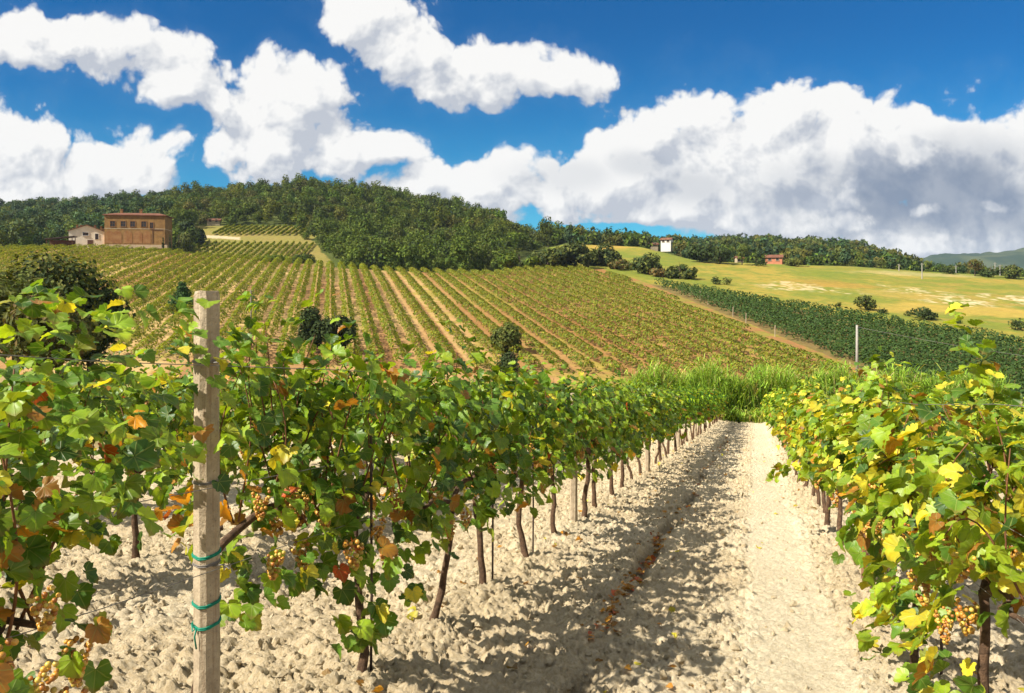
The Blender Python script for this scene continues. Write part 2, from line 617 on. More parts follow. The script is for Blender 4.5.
# ------------------------------------------------------------------ ground sheets
def build_terrain():
    ang = np.concatenate([np.arange(-180, -62, 4.0), np.arange(-62, -36, 0.8), np.arange(-36, 36.01, 0.13), np.arange(36.8, 62, 0.8), np.arange(62, 180.1, 4.0)])
    r = np.concatenate([np.linspace(0.3, 10, 14)[:-1], np.geomspace(10, 60, 50)[:-1], np.geomspace(60, 360, 480)[:-1], np.geomspace(360, 800, 120)[:-1], np.geomspace(800, 3300, 36)])
    A, RR = np.meshgrid(np.radians(ang), r, indexing='ij')
    X, Y = RR * np.sin(A), RR * np.cos(A)
    Z = H(X, Y)
    px = 512 + 800 * X / np.maximum(Y, 1)
    p = 0.9752 * X + 0.2215 * Y
    q = -0.2215 * X + 0.9752 * Y
    l = UY * X - UX * Y
    t = UX * X + UY * Y
    Yc = crest(px)
    # colours of the fields
    n1 = fbm(X / 9, Y / 9, 3, 5)
    n2 = fbm(X / 2.2, Y / 2.2, 11, 4)
    n3 = fbm(X / 30, Y / 30, 23, 3)
    def mixc(a, b, f):
        return a + (b - a) * f[..., None]
    col = np.zeros(X.shape + (3,))
    grass = np.array([0.16, 0.17, 0.03])
    mead = mixc(np.array([0.165, 0.18, 0.024]), np.array([0.29, 0.22, 0.038]), sstep(0.35, 0.7, n1 * 0.6 + n3 * 0.4))
    mead = mixc(mead, np.array([0.13, 0.17, 0.025]), 0.7 * sstep(0.45, 0.7, n2))
    mead = mixc(mead, np.array([0.36, 0.21, 0.05]), 0.45 * sstep(0.5, 0.7, fbm(X / 4, Y / 4, 93, 4)) * sstep(850, 980, px))
    # dry and stony patches of the meadow
    def patch(cpx, cpy, rx, ry):
        cx, cy = ground_at(cpx, cpy, 90, 420)
        return cx, cy, rx, ry
    wx = (fbm(X / 5, Y / 5, 41, 3) - 0.5) * 12
    wy = (fbm(X / 5, Y / 5, 57, 3) - 0.5) * 14
    for (cpx, cpy, rx, ry, c, st) in [(826, 283, 11, 12, (0.36, 0.18, 0.04), 0.45), (792, 286, 10, 9, (0.60, 0.46, 0.28), 0.0), (915, 292, 7, 12, (0.70, 0.56, 0.36), 0.0),
                                      (955, 302, 10, 8, (0.72, 0.58, 0.38), 0.0), (1012, 299, 8, 9, (0.72, 0.58, 0.38), 0.0), (900, 294, 9, 10, (0.38, 0.25, 0.06), 0.5),
                                      (970, 310, 22, 9, (0.40, 0.27, 0.055), 0.7), (600, 242, 10, 30, (0.42, 0.24, 0.05), 0.5), (915, 274, 20, 8, (0.55, 0.42, 0.22), 0.3), (826, 291, 10, 4, (0.65, 0.5, 0.3), 0.0)]:
        cx, cy = ground_at(cpx, cpy, 90, 420)
        d = np.sqrt(((X + wx - cx) / rx) ** 2 + ((Y + wy - cy) / ry) ** 2)
        f = sstep(1.15, 0.5, d)
        if st == 0.0:
            f = f * sstep(0.5, 0.6, fbm(X / 1.5, Y / 1.8, 71, 4, 0.75)) * 0.6
        else:
            f = f * st
        mead = mixc(mead, np.array(c), f)
    col[:] = mead
    zone = np.full(X.shape, 2)                     # 2 meadow
    # vineyard hill: strips of tilled and grassed soil between the rows
    hillv = (p < bound_p(Y)) & (Y > 70) & (Y < Yc + 6) & (q < 330)
    hillv &= ~((px > 540) & (Y > 214))
    ph = (p + 0.5 * (fbm(X / 14, Y / 14, 5, 2) - 0.5)) / 2.6
    lane = np.floor(ph)
    fr = ph - lane
    tone = hash2(lane, lane * 0, 77)
    soil = mixc(np.array([0.28, 0.145, 0.055]), np.array([0.50, 0.345, 0.145]), sstep(0.25, 0.8, tone * 0.35 + n3 * 0.65))
    green = mixc(np.array([0.20, 0.18, 0.026]), np.array([0.33, 0.24, 0.05]), n1)
    soil = mixc(soil, np.array([0.27, 0.135, 0.042]), 0.8 * sstep(8, 30, p))
    cover = 0.85 * sstep(0.47, 0.66, 0.55 * n2 + 0.45 * n3 + 0.22 * (tone - 0.5) - 0.06)
    hv = mixc(soil, green, cover)
    col[hillv] = hv[hillv]
    zone[hillv] = 1
    strip = (p >= bound_p(Y) - 4.0) & (p < bound_p(Y) + 0.3) & (Y > 60) & (Y < 200)
    st_c = mixc(np.array([0.28, 0.14, 0.05]), np.array([0.22, 0.18, 0.035]), sstep(0.4, 0.6, n2))
    col[strip] = st_c[strip]
    p2 = 0.848 * X + 0.53 * Y
    dv = (p >= bound_p(Y) + 0.3) & (p2 < 123) & (Y > 55) & (Y < 215)
    dvc = mixc(np.array([0.13, 0.12, 0.03]), np.array([0.20, 0.12, 0.05]), n2)
    col[dv] = dvc[dv]
    zone[dv] = 1
    valley = (Y < 84) & (plane_z(X, Y) < near_z(X, Y) + 1.0)
    vc = mixc(np.array([0.30, 0.22, 0.10]), grass, sstep(0.35, 0.6, n1))
    col[valley] = vc[valley]
    zone[valley] = 0
    # forest floors and the little vineyard under the wood
    fl = (Y >= Yc + 6) & (px < 548)
    fr2 = (Y > np.interp(px, [548, 640, 700, 770, 850, 930, 1024], [322, 302, 268, 262, 256, 250, 244])) & (px >= 548)
    fc = mixc(np.array([0.05, 0.07, 0.015]), np.array([0.09, 0.10, 0.02]), n1)
    forest = fl | fr2
    col[forest] = fc[forest]
    zone[forest] = 3
    pat = (px > 195) & (px < 318 - 0.4 * (Y - 290) + 26 * (n1 - 0.5)) & (Y > Yc + 14) & (Y < 330)
    pc = mixc(np.array([0.24, 0.17, 0.055]), np.array([0.17, 0.17, 0.03]), n1)
    col[pat] = pc[pat]
    road = pat & (np.abs(Y - 300 - 4 * np.sin(px / 25)) < 3.2)
    col[road & (px < 240)] = (0.42, 0.34, 0.2)
    # the near vineyard's own soil lies on top of this sheet
    inn = sstep(-13.2, -12.4, l) * sstep(11.2, 10.4, l) * sstep(-3.4, -2.6, t) * sstep(50.8, 50.0, t)
    Z = Z - 0.35 * inn
    Z = Z + np.where(Y > 70, (n2 - 0.5) * 0.25, 0)
    nA, nR = X.shape
    V = np.stack([X, Y, Z], -1).reshape(-1, 3)
    idx = np.arange(nA * nR).reshape(nA, nR)
    Q = np.stack([idx[:-1, :-1], idx[1:, :-1], idx[1:, 1:], idx[:-1, 1:]], -1)[:, :, ::-1].reshape(-1, 4)
    zq = zone[:-1, :-1].reshape(-1)
    cf = col.reshape(-1, 3)
    for z, nm in ((0, 'ground'), (1, 'hillside'), (2, 'meadow'), (3, 'hills')):
        sel = Q[zq == z]
        used, inv = np.unique(sel, return_inverse=True)
        me = mesh_data(nm, V[used], inv.reshape(-1, 4), M_TERRAIN, col=cf[used], smooth=True)
        tag(link(nm, me), kind='structure')


def clod_profile(l, t):
    """height of the near soil above its plane: lumps, berms under the rows, wheel track, furrow"""
    row = np.abs(((l + 1.96 + 1.43) % 2.86) - 1.43)          # distance to a vine row
    berm = 0.09 * np.exp(-(row / 0.38) ** 2)
    track = sstep(0.33, 0.18, np.abs(l - 0.22 - 0.05 * np.sin(t * 0.4)))
    lane_c = sstep(-1.1, -0.7, l) * sstep(0.1, -0.15, l)
    rough = 1.0 - 0.76 * track - 0.18 * lane_c
    h = berm + 0.06 * (fbm(l / 0.9, t / 1.3, 2, 3) - 0.5) * (1 - 0.5 * track)
    wl = l + 0.10 * (fbm(l / 0.12, t / 0.12, 8, 3) - 0.5)
    wt = t + 0.10 * (fbm(l / 0.12, t / 0.12, 18, 3) - 0.5)
    patchy = 0.35 + 1.2 * sstep(0.35, 0.65, fbm(l / 0.6, t / 0.6, 28, 2))
    h = h + rough * patchy * (0.16 * bumps(wl / 0.13, wt / 0.12, 101, 0.4) * 0.26)
    h = h + rough * (0.065 * bumps(wl / 0.065, wt / 0.065, 151, 0.75) * 0.72)
    cr = fbm(l / 0.16, t / 0.16, 261, 3)
    h = h - rough * 0.05 * np.maximum(0, 1 - np.abs(cr - 0.5) / 0.05)
    h = h + (0.2 + 0.8 * rough) * (0.030 * bumps(l / 0.030, t / 0.030, 201, 0.85) * 1.3)
    h = h + (0.3 + 0.7 * rough) * 0.030 * (fbm(l / 0.06, t / 0.06, 231, 3, 0.75) - 0.5)
    fw = furrow_l(t)
    vis = sstep(0.44, 0.60, fbm(t / 1.1, t * 0, 62, 2))
    dep = 0.006 + 0.10 * vis
    d = np.abs(l - fw) + 0.07 * (fbm(l / 0.10, t / 0.10, 66, 3) - 0.5)
    wid = 0.05 + 0.06 * fbm(t / 0.35, t * 0, 69, 2)
    h = h - dep * sstep(1.5, 0.4, d / wid)
    # crumbling outer edge of the wheel track
    h = h + 0.02 * sstep(0.40, 0.60, l + 0.16 * (fbm(l / 0.2, t / 0.5, 67, 3) - 0.5)) * sstep(1.2, 0.7, l)
    return h


def furrow_l(t):
    return -0.98 + 0.34 * (fbm(t / 2.1, t * 0, 61, 4, 0.6) - 0.5) + 0.05 * np.sin(t * 0.7)


def soil_z(l, t):
    x, y = lt2xy(l, t)
    return near_z(x, y) + float(clod_profile(np.array([l]), np.array([t]))[0])


def soil_material():
    m = bpy.data.materials.new("vineyard_soil")
    m.use_nodes = True
    k = NT(m.node_tree)
    b = m.node_tree.nodes['Principled BSDF']
    b.inputs['Roughness'].default_value = 0.95
    b.inputs['Specular IOR Level'].default_value = 0.1
    at = k.node('ShaderNodeAttribute', attribute_name='col')
    geo = k.node('ShaderNodeNewGeometry')
    n = k.noise(geo.outputs['Position'], 45.0, 8, 0.75)
    n2 = k.noise(geo.outputs['Position'], 5.0, 5, 0.6)
    c = k.mix(k.m('MULTIPLY', k.ramp01(n.outputs[0], 0.35, 0.62), 0.55), k.mix(1.0, at.outputs['Color'], (0.70, 0.62, 0.50, 1), 'MULTIPLY'), at.outputs['Color'])
    c = k.mix(k.m('MULTIPLY', k.ramp01(n2.outputs[0], 0.45, 0.7), 0.30), c, (0.45, 0.36, 0.24, 1))
    k.put(b.inputs['Base Color'], c)
    bn = k.node('ShaderNodeBump')
    bn.inputs['Strength'].default_value = 1.0
    bn.inputs['Distance'].default_value = 0.03
    k.put(bn.inputs['Height'], n.outputs[0])
    k.put(b.inputs['Normal'], bn.outputs[0])
    return m


def build_soil():
    ls = np.concatenate([np.arange(-13, -6, 0.07), np.arange(-6, -2.6, 0.022), np.arange(-2.6, 1.6, 0.0125), np.arange(1.6, 3.5, 0.03), np.arange(3.5, 11.01, 0.1)])
    ts = [-3.0]
    while ts[-1] < 50.5:
        a = ts[-1]
        ts.append(a + (0.1 if a < 1.0 else max(0.0125, 0.0034 * a)))
    ts = np.array(ts)
    L, T = np.meshgrid(ls, ts, indexing='ij')
    X, Y = lt2xy(L, T)
    h = clod_profile(L, T)
    Z = near_z(X, Y) + h
    V = np.stack([X, Y, Z], -1).reshape(-1, 3)
    n = fbm(L / 0.8, T / 1.5, 301, 4)
    base = np.array([0.72, 0.615, 0.43])
    pale = np.array([0.83, 0.755, 0.585])
    track = sstep(0.42, 0.2, np.abs(L - 0.24))
    c = base + (pale - base) * np.clip(0.75 * track + 0.5 * sstep(0.4, 0.7, n), 0, 1)[..., None]
    # darker soil colour along the furrow
    fw = sstep(0.12, 0.03, np.abs(L - furrow_l(T)) + 0.06 * (fbm(L / 0.1, T / 0.1, 66, 3) - 0.5))
    fw = fw * (0.12 + 0.88 * sstep(0.44, 0.60, fbm(T / 1.1, T * 0, 62, 2)))
    c = c * (1 - 0.5 * fw[..., None])
    a, b2 = L.shape
    idx = np.arange(a * b2).reshape(a, b2)
    Q = np.stack([idx[:-1, :-1], idx[1:, :-1], idx[1:, 1:], idx[:-1, 1:]], -1).reshape(-1, 4)
    me = mesh_data('soil', V, Q, soil_material(), col=c.reshape(-1, 3), smooth=True)
    tag(link('soil', me), kind='structure')


build_terrain()
build_soil()

# ------------------------------------------------------------------ leaves, vines
GREEN_D, GREEN_M, GREEN_L = (0.036, 0.088, 0.010), (0.085, 0.175, 0.016), (0.205, 0.31, 0.016)
YEL, ORA, BRN, RED = (0.48, 0.44, 0.035), (0.46, 0.22, 0.022), (0.28, 0.135, 0.024), (0.36, 0.075, 0.012)
PAL = {'left': [0.22, 0.42, 0.32, 0.03, 0.004, 0.016, 0.001],
       'front': [0.20, 0.40, 0.34, 0.05, 0.008, 0.022, 0.004],
       'right': [0.12, 0.26, 0.42, 0.18, 0.005, 0.025, 0.0],
       'hill': [0.18, 0.46, 0.30, 0.06, 0, 0, 0]}
COLS7 = np.array([GREEN_D, GREEN_M, GREEN_L, YEL, ORA, BRN, RED])


def pick_cols(n, pal, rng):
    i = rng.choice(7, n, p=np.array(PAL[pal]) / sum(PAL[pal]))
    j = rng.choice(7, n, p=np.array(PAL[pal]) / sum(PAL[pal]))
    c = COLS7[i]
    m = (i < 3) & (j < 4)
    f = rng.uniform(0, 0.45, n)[:, None]
    c = np.where(m[:, None], c * (1 - f) + COLS7[j] * f, c)
    return c * rng.uniform(0.75, 1.3, n)[:, None]


_half = [(0.06, -0.06), (0.14, -0.28), (0.30, -0.34), (0.46, -0.28), (0.57, -0.15), (0.61, -0.02), (0.71, 0.07), (0.64, 0.20), (0.57, 0.27),
         (0.69, 0.38), (0.66, 0.50), (0.55, 0.55), (0.41, 0.57), (0.40, 0.71), (0.28, 0.77), (0.24, 0.89), (0.11, 0.95)]
_out = np.array(_half + [(0, 1.04)] + [(-x, y) for x, y in _half[::-1]])


def leaf_template(lod):
    if lod == 0:
        o = _out
        inner = o * 0.55 + np.array([0, 0.06])
        c = np.array([[0, 0.0]])
        V = np.concatenate([c, inner, o])
        n = len(o)
        F3 = [(0, 1 + i, 1 + (i + 1) % n) for i in range(n)]
        F4 = [(1 + i, 1 + n + i, 1 + n + (i + 1) % n, 1 + (i + 1) % n) for i in range(n)]
        # the notch at the petiole stays open: drop the last wedge
        return V, np.array(F3[:-1]), np.array(F4[:-1])
    if lod == 1:
        o = _out[[1, 2, 4, 6, 8, 9, 12, 14, 17, 20, 22, 25, 26, 28, 30, 32, 33]]
        V = np.concatenate([[[0, 0.05]], o])
        n = len(o)
        return V, np.array([(0, 1 + i, 1 + (i + 1) % n) for i in range(n - 1)]), None
    o = np.array([(0.25, -0.32), (0.68, 0.05), (0.5, 0.6), (0, 1.0), (-0.5, 0.6), (-0.68, 0.05), (-0.25, -0.32)])
    V = np.concatenate([[[0, 0.1]], o])
    return V, np.array([(0, 1 + i, 1 + (i + 1) % 7) for i in range(6)]), None


def leaves_mesh(name, pos, nrm, tip, size, col, lod, rng, material):
    N = len(pos)
    T, F3, F4 = leaf_template(lod)
    m = len(T)
    n = nrm / np.linalg.norm(nrm, axis=1)[:, None]
    tp = tip - (tip * n).sum(1)[:, None] * n
    tp /= np.linalg.norm(tp, axis=1)[:, None] + 1e-9
    sd_ = np.cross(tp, n)
    x = T[None, :, 0] * rng.uniform(0.88, 1.12, (N, 1))
    y = np.broadcast_to(T[None, :, 1], (N, m)) + 0.06 * rng.standard_normal((N, 1)) * T[None, :, 0]
    fold = rng.uniform(-0.10, 0.60, (N, 1))
    curl = rng.uniform(-0.75, 0.25, (N, 1))
    ph = rng.uniform(0, 6.28, (N, 1))
    z = fold * np.abs(x) + curl * (y - 0.2) ** 2 + 0.07 * np.sin(5 * x + ph) * np.cos(4.3 * y + ph * 1.7)
    if lod == 0:
        z = z + 0.025 * rng.standard_normal((N, m))
    V = pos[:, None, :] + size[:, None, None] * (x[..., None] * sd_[:, None, :] + y[..., None] * tp[:, None, :] + z[..., None] * n[:, None, :])
    off = (np.arange(N) * m)[:, None, None]
    F = [(F3[None] + off).reshape(-1, 3)]
    if F4 is not None:
        F.append((F4[None] + off).reshape(-1, 4))
    uv = np.zeros((N, m, 3))
    uv[..., :2] = T[None]
    return mesh_data(name, V.reshape(-1, 3), F, material, col=np.repeat(col, m, axis=0), uv=uv.reshape(-1, 3), smooth=(lod == 0))


def ico_sphere():
    t = (1 + 5 ** 0.5) / 2
    V = np.array([(-1, t, 0), (1, t, 0), (-1, -t, 0), (1, -t, 0), (0, -1, t), (0, 1, t), (0, -1, -t), (0, 1, -t), (t, 0, -1), (t, 0, 1), (-t, 0, -1), (-t, 0, 1)], float)
    V /= np.linalg.norm(V[0])
    F = [(0, 11, 5), (0, 5, 1), (0, 1, 7), (0, 7, 10), (0, 10, 11), (1, 5, 9), (5, 11, 4), (11, 10, 2), (10, 7, 6), (7, 1, 8), (3, 9, 4), (3, 4, 2), (3, 2, 6), (3, 6, 8), (3, 8, 9), (4, 9, 5), (2, 4, 11), (6, 2, 10), (8, 6, 7), (9, 8, 1)]
    V = list(map(tuple, V))
    out, cache = [], {}
    def mid(a, b):
        k = (min(a, b), max(a, b))
        if k not in cache:
            m = np.array(V[a]) + np.array(V[b])
            V.append(tuple(m / np.linalg.norm(m)))
            cache[k] = len(V) - 1
        return cache[k]
    for a, b, c in F:
        x, y, z = mid(a, b), mid(b, c), mid(c, a)
        out += [(a, x, z), (b, y, x), (c, z, y), (x, y, z)]
    return np.array(V), np.array(out)


def grape_material():
    m = bpy.data.materials.new("grape_skin")
    m.use_nodes = True
    k = NT(m.node_tree)
    b = m.node_tree.nodes['Principled BSDF']
    at = k.node('ShaderNodeAttribute', attribute_name='col')
    k.put(b.inputs['Base Color'], at.outputs['Color'])
    b.inputs['Roughness'].default_value = 0.42
    b.inputs['Subsurface Weight'].default_value = 0.35
    b.inputs['Subsurface Radius'].default_value = (0.02, 0.009, 0.003)
    b.inputs['Subsurface Scale'].default_value = 0.5
    return m


M_GRAPE = grape_material()
SV, SF = ico_sphere()


def bunch_mesh(seed):
    rng = np.random.default_rng(seed)
    P, S, K = [], [], []
    L = rng.uniform(0.13, 0.19)
    for i in range(62):
        f = rng.uniform(0, 1) ** 0.8
        r = 0.042 * (1 - f) ** 0.6 * (0.55 + 0.45 * min(1, f * 6)) + 0.004
        a = rng.uniform(0, 6.28)
        P.append((r * math.cos(a), r * math.sin(a), -f * L - 0.02))
        S.append(rng.uniform(0.0075, 0.0105))
        c = np.array([(0.56, 0.30, 0.045), (0.50, 0.24, 0.03), (0.36, 0.14, 0.022), (0.52, 0.38, 0.07)][rng.integers(0, 4)])
        K.append(c * rng.uniform(0.75, 1.15))
    P, S, K = np.array(P), np.array(S), np.array(K)
    V = (P[:, None] + S[:, None, None] * SV[None]).reshape(-1, 3)
    F = (SF[None] + (np.arange(len(P)) * len(SV))[:, None, None]).reshape(-1, 3)
    return mesh_data('grape_cluster', V, F, M_GRAPE, col=np.repeat(K, len(SV), axis=0), smooth=True)


BUNCHES = [bunch_mesh(900 + i) for i in range(5)]


def vine_data(seed, lod, pal, xr=(-0.50, 0.50), ztop=1.72, zlow=0.62, thick=0.30, dens=1.0, sag=(0.0, 0.0), extra=None, lsz=0.77, dry_at=()):
    """meshes of one vine in row coordinates: x along the row, y across it, z up"""
    rng = np.random.default_rng(seed)
    # trunk and cordon
    tb = MB()
    lean = rng.normal(0, 0.06, 2)
    hz = rng.uniform(0.72, 0.84)
    npt = 9 if lod < 2 else 5
    zs = np.linspace(-0.12, hz, npt)
    wig = np.cumsum(rng.normal(0, 0.012, (npt, 2)), 0)
    pts = np.stack([lean[0] * zs / hz + wig[:, 0], lean[1] * zs / hz * 0.6 + wig[:, 1], zs], 1)
    rad = np.linspace(0.031, 0.019, npt) * rng.uniform(0.85, 1.15)
    rad[0] *= 1.45
    rad[1] *= 1.15
    tb.tube(pts, rad, 9 if lod == 0 else 6, jit=0.13, rng=rng)
    top = pts[-1]
    canes = MB()
    shoots = []
    for s in (-1, 1):
        xe = xr[1] if s > 0 else xr[0]
        if abs(xe - top[0]) < 0.1:
            continue
        k = np.linspace(0, 1, 7)
        arm = np.stack([top[0] + (xe * 0.92 - top[0]) * k, top[1] + rng.normal(0, 0.02, 7), top[2] + 0.10 * np.sin(k * 2.2) + rng.normal(0, 0.012, 7)], 1)
        arm[0] = top - [0, 0, 0.02]
        tb.tube(arm, np.linspace(0.022, 0.010, 7), 6, jit=0.12, rng=rng)
    ns = max(4, int(12 * (xr[1] - xr[0]) * dens))
    P, Nn, Tt, S = [], [], [], []
    for i in range(ns):
        x0 = rng.uniform(xr[0], xr[1])
        side = rng.choice([-1, 1])
        L = rng.uniform(0.75, 1.15) * (ztop - 0.85) / 0.9
        npn = 12
        k = np.linspace(0, 1, npn)
        flop = rng.uniform(0, 1) < 0.42
        dx, dy = rng.normal(0, 0.12), side * rng.uniform(0.02, thick * 0.75)
        if flop:
            zz = hz + 0.08 + L * 0.85 * np.sin(k * rng.uniform(1.9, 2.6)) * (1 - 0.45 * k)
            yy = side * (thick * 1.25) * k ** 0.8 + rng.normal(0, 0.02)
        else:
            zz = hz + 0.05 + L * k
            yy = dy * np.sin(k * 3.0)
        xx = x0 + dx * k + 0.03 * np.sin(k * 5 + rng.uniform(0, 6))
        sh = np.stack([xx, yy, zz], 1)
        shoots.append(sh)
        if lod < 2:
            canes.tube(sh[:-2], np.linspace(0.0055, 0.0022, npn - 2), 4 if lod else 5)
        # leaves along the shoot
        for j in range(npn * 2):
            f = j / (npn * 2 - 1.0)
            c = np.array([np.interp(f, k, sh[:, a]) for a in range(3)])
            d = rng.normal(0, 1, 3)
            d[1] += side * 0.8 * rng.uniform(-0.3, 1)
            d[2] += 0.15
            d /= np.linalg.norm(d)
            P.append(c + d * rng.uniform(0.05, 0.13))
            S.append(rng.uniform(0.07, 0.115) * (1 - 0.45 * max(0, f - 0.6) / 0.4))
    P, S = np.array(P), np.array(S)
    # leaves that close the sides of the canopy
    nf = int((300 if lod < 2 else 190) * (xr[1] - xr[0]) * dens)
    sgn = rng.choice([-1, 1], nf)
    zq = zlow + (ztop - zlow) * rng.beta(1.5, 1.45, nf)
    bulge = np.sin(np.clip((zq - zlow + 0.12) / (ztop - zlow + 0.2), 0, 1) * math.pi) ** 0.6
    fx = rng.uniform(xr[0], xr[1], nf)
    cl = fbm(fx * 3.2 + seed * 7.7 + sgn * 13, zq * 3.6, 5, 3)
    zq = zq - 0.22 * (fbm(fx * 2.6 + seed * 3.1, fx * 0, 15, 2) - 0.5) * sstep(1.2, 0.6, zq)
    fy = sgn * thick * bulge * rng.uniform(0.4, 1.25, nf) * (1 + 0.5 * np.sin(fx * 7 + zq * 5 + seed))
    op = cl > 0.47
    P = np.concatenate([P, np.stack([fx, fy, zq], 1)[op]])
    S = np.concatenate([S, rng.uniform(0.07, 0.125, nf)[op]])
    if sag[0] > 0:      # trailing growth on one side, down towards the lane
        ng = int(45 * (xr[1] - xr[0]))
        gz = rng.uniform(sag[1], zlow + 0.25, ng)
        P = np.concatenate([P, np.stack([rng.uniform(xr[0], xr[1], ng) + 0.12 * np.sin(gz * 9), sag[2] * rng.uniform(0.1, thick * 1.15, ng), gz], 1)])
        S = np.concatenate([S, rng.uniform(0.07, 0.12, ng)])
    if extra is not None:
        P = np.concatenate([P, extra])
        S = np.concatenate([S, rng.uniform(0.065, 0.105, len(extra))])
    keep = (P[:, 2] > 0.22) & (P[:, 2] < ztop + (0.22 if extra is None else 0.42))
    P, S = P[keep], S[keep]
    S = S * lsz
    N = len(P)
    side = np.sign(P[:, 1] + rng.normal(0, 0.06, N))
    up = 0.6 + 0.8 * sstep(ztop - 0.35, ztop, P[:, 2])
    Nn = np.stack([rng.normal(0, 0.6, N), side * rng.uniform(0.1, 1.1, N), up + rng.normal(0, 0.5, N)], 1)
    Tt = np.stack([rng.normal(0, 0.5, N), side * 0.45 + rng.normal(0, 0.3, N), -0.75 + rng.normal(0, 0.35, N)], 1)
    col = pick_cols(N, pal, rng)
    # leaves round the fruit dry first
    dry = (np.abs(P[:, 2] - 0.95) < 0.22) & (rng.uniform(0, 1, N) < 0.06)
    col[dry] = COLS7[rng.choice([4, 5, 5, 3], dry.sum())] * rng.uniform(0.7, 1.2, dry.sum())[:, None]
    for (dx_, dz_, rr_) in dry_at:
        m = ((P[:, 0] - dx_) ** 2 + (P[:, 2] - dz_) ** 2 < rr_ ** 2) & (rng.uniform(0, 1, N) < 0.42)
        col[m] = COLS7[rng.choice([4, 5, 5, 6, 3], m.sum())] * rng.uniform(0.6, 1.15, m.sum())[:, None]
    if lod == 2:
        S = S * 1.35
        sub = rng.uniform(0, 1, N) < 0.72
        P, Nn, Tt, S, col = P[sub], Nn[sub], Tt[sub], S[sub], col[sub]
    fol = leaves_mesh('foliage', P, Nn, Tt, S, col, lod, rng, M_LEAF if lod < 2 else M_LEAF_FAR)
    tr = tb.data('trunk', M_BARK, smooth=True)
    cn = canes.data('canes', M_CANE, smooth=True) if lod < 2 else None
    return fol, tr, cn, (xr, thick)


M_TIE = mat("green_tie", (0.0, 0.20, 0.12), 0.5, 0.3, 20)
M_STAKE = mat("stake_metal", (0.10, 0.065, 0.05), 0.75, 0.5, 25, 0.3)


def place_vine(l, t, data, label, group, rng, grapes=0, sideg=1, tie=False, flip=False, scale=1.0):
    x, y = lt2xy(l, t)
    e = empty('grape_vine', (x, y, soil_z(l, t) - 0.02), RROT + (math.pi if flip else 0), label, 'grape vine', group)
    e.scale = (1, 1, scale)
    fol, tr, cn, (xr, th) = data
    link('trunk', tr, e)
    link('foliage', fol, e)
    if cn is not None:
        link('canes', cn, e)
    for g in range(grapes):
        s = sideg if rng.uniform() < 0.8 else -sideg
        b = link('grape_cluster', BUNCHES[int(rng.integers(0, 5))], e)
        b.location = (rng.uniform(xr[0], xr[1]), s * rng.uniform(0.10, th * 1.05), rng.uniform(0.72, 1.12))
        b.rotation_euler = (rng.normal(0, 0.12), rng.normal(0, 0.12), rng.uniform(0, 6.28))
        k = rng.uniform(0.75, 1.05)
        b.scale = (k, k, k)
    if tie:
        mb = MB()
        a = np.linspace(0, 6.6, 22)
        mb.tube(np.stack([0.042 * np.cos(a), 0.042 * np.sin(a), 0.5 + 0.006 * a], 1), 0.005, 5)
        mb.build('tie', M_TIE, e, True)
    return e


ORD = ['first', 'second', 'third', 'fourth', 'fifth', 'sixth', 'seventh', 'eighth', 'ninth', 'tenth', 'eleventh', 'twelfth']


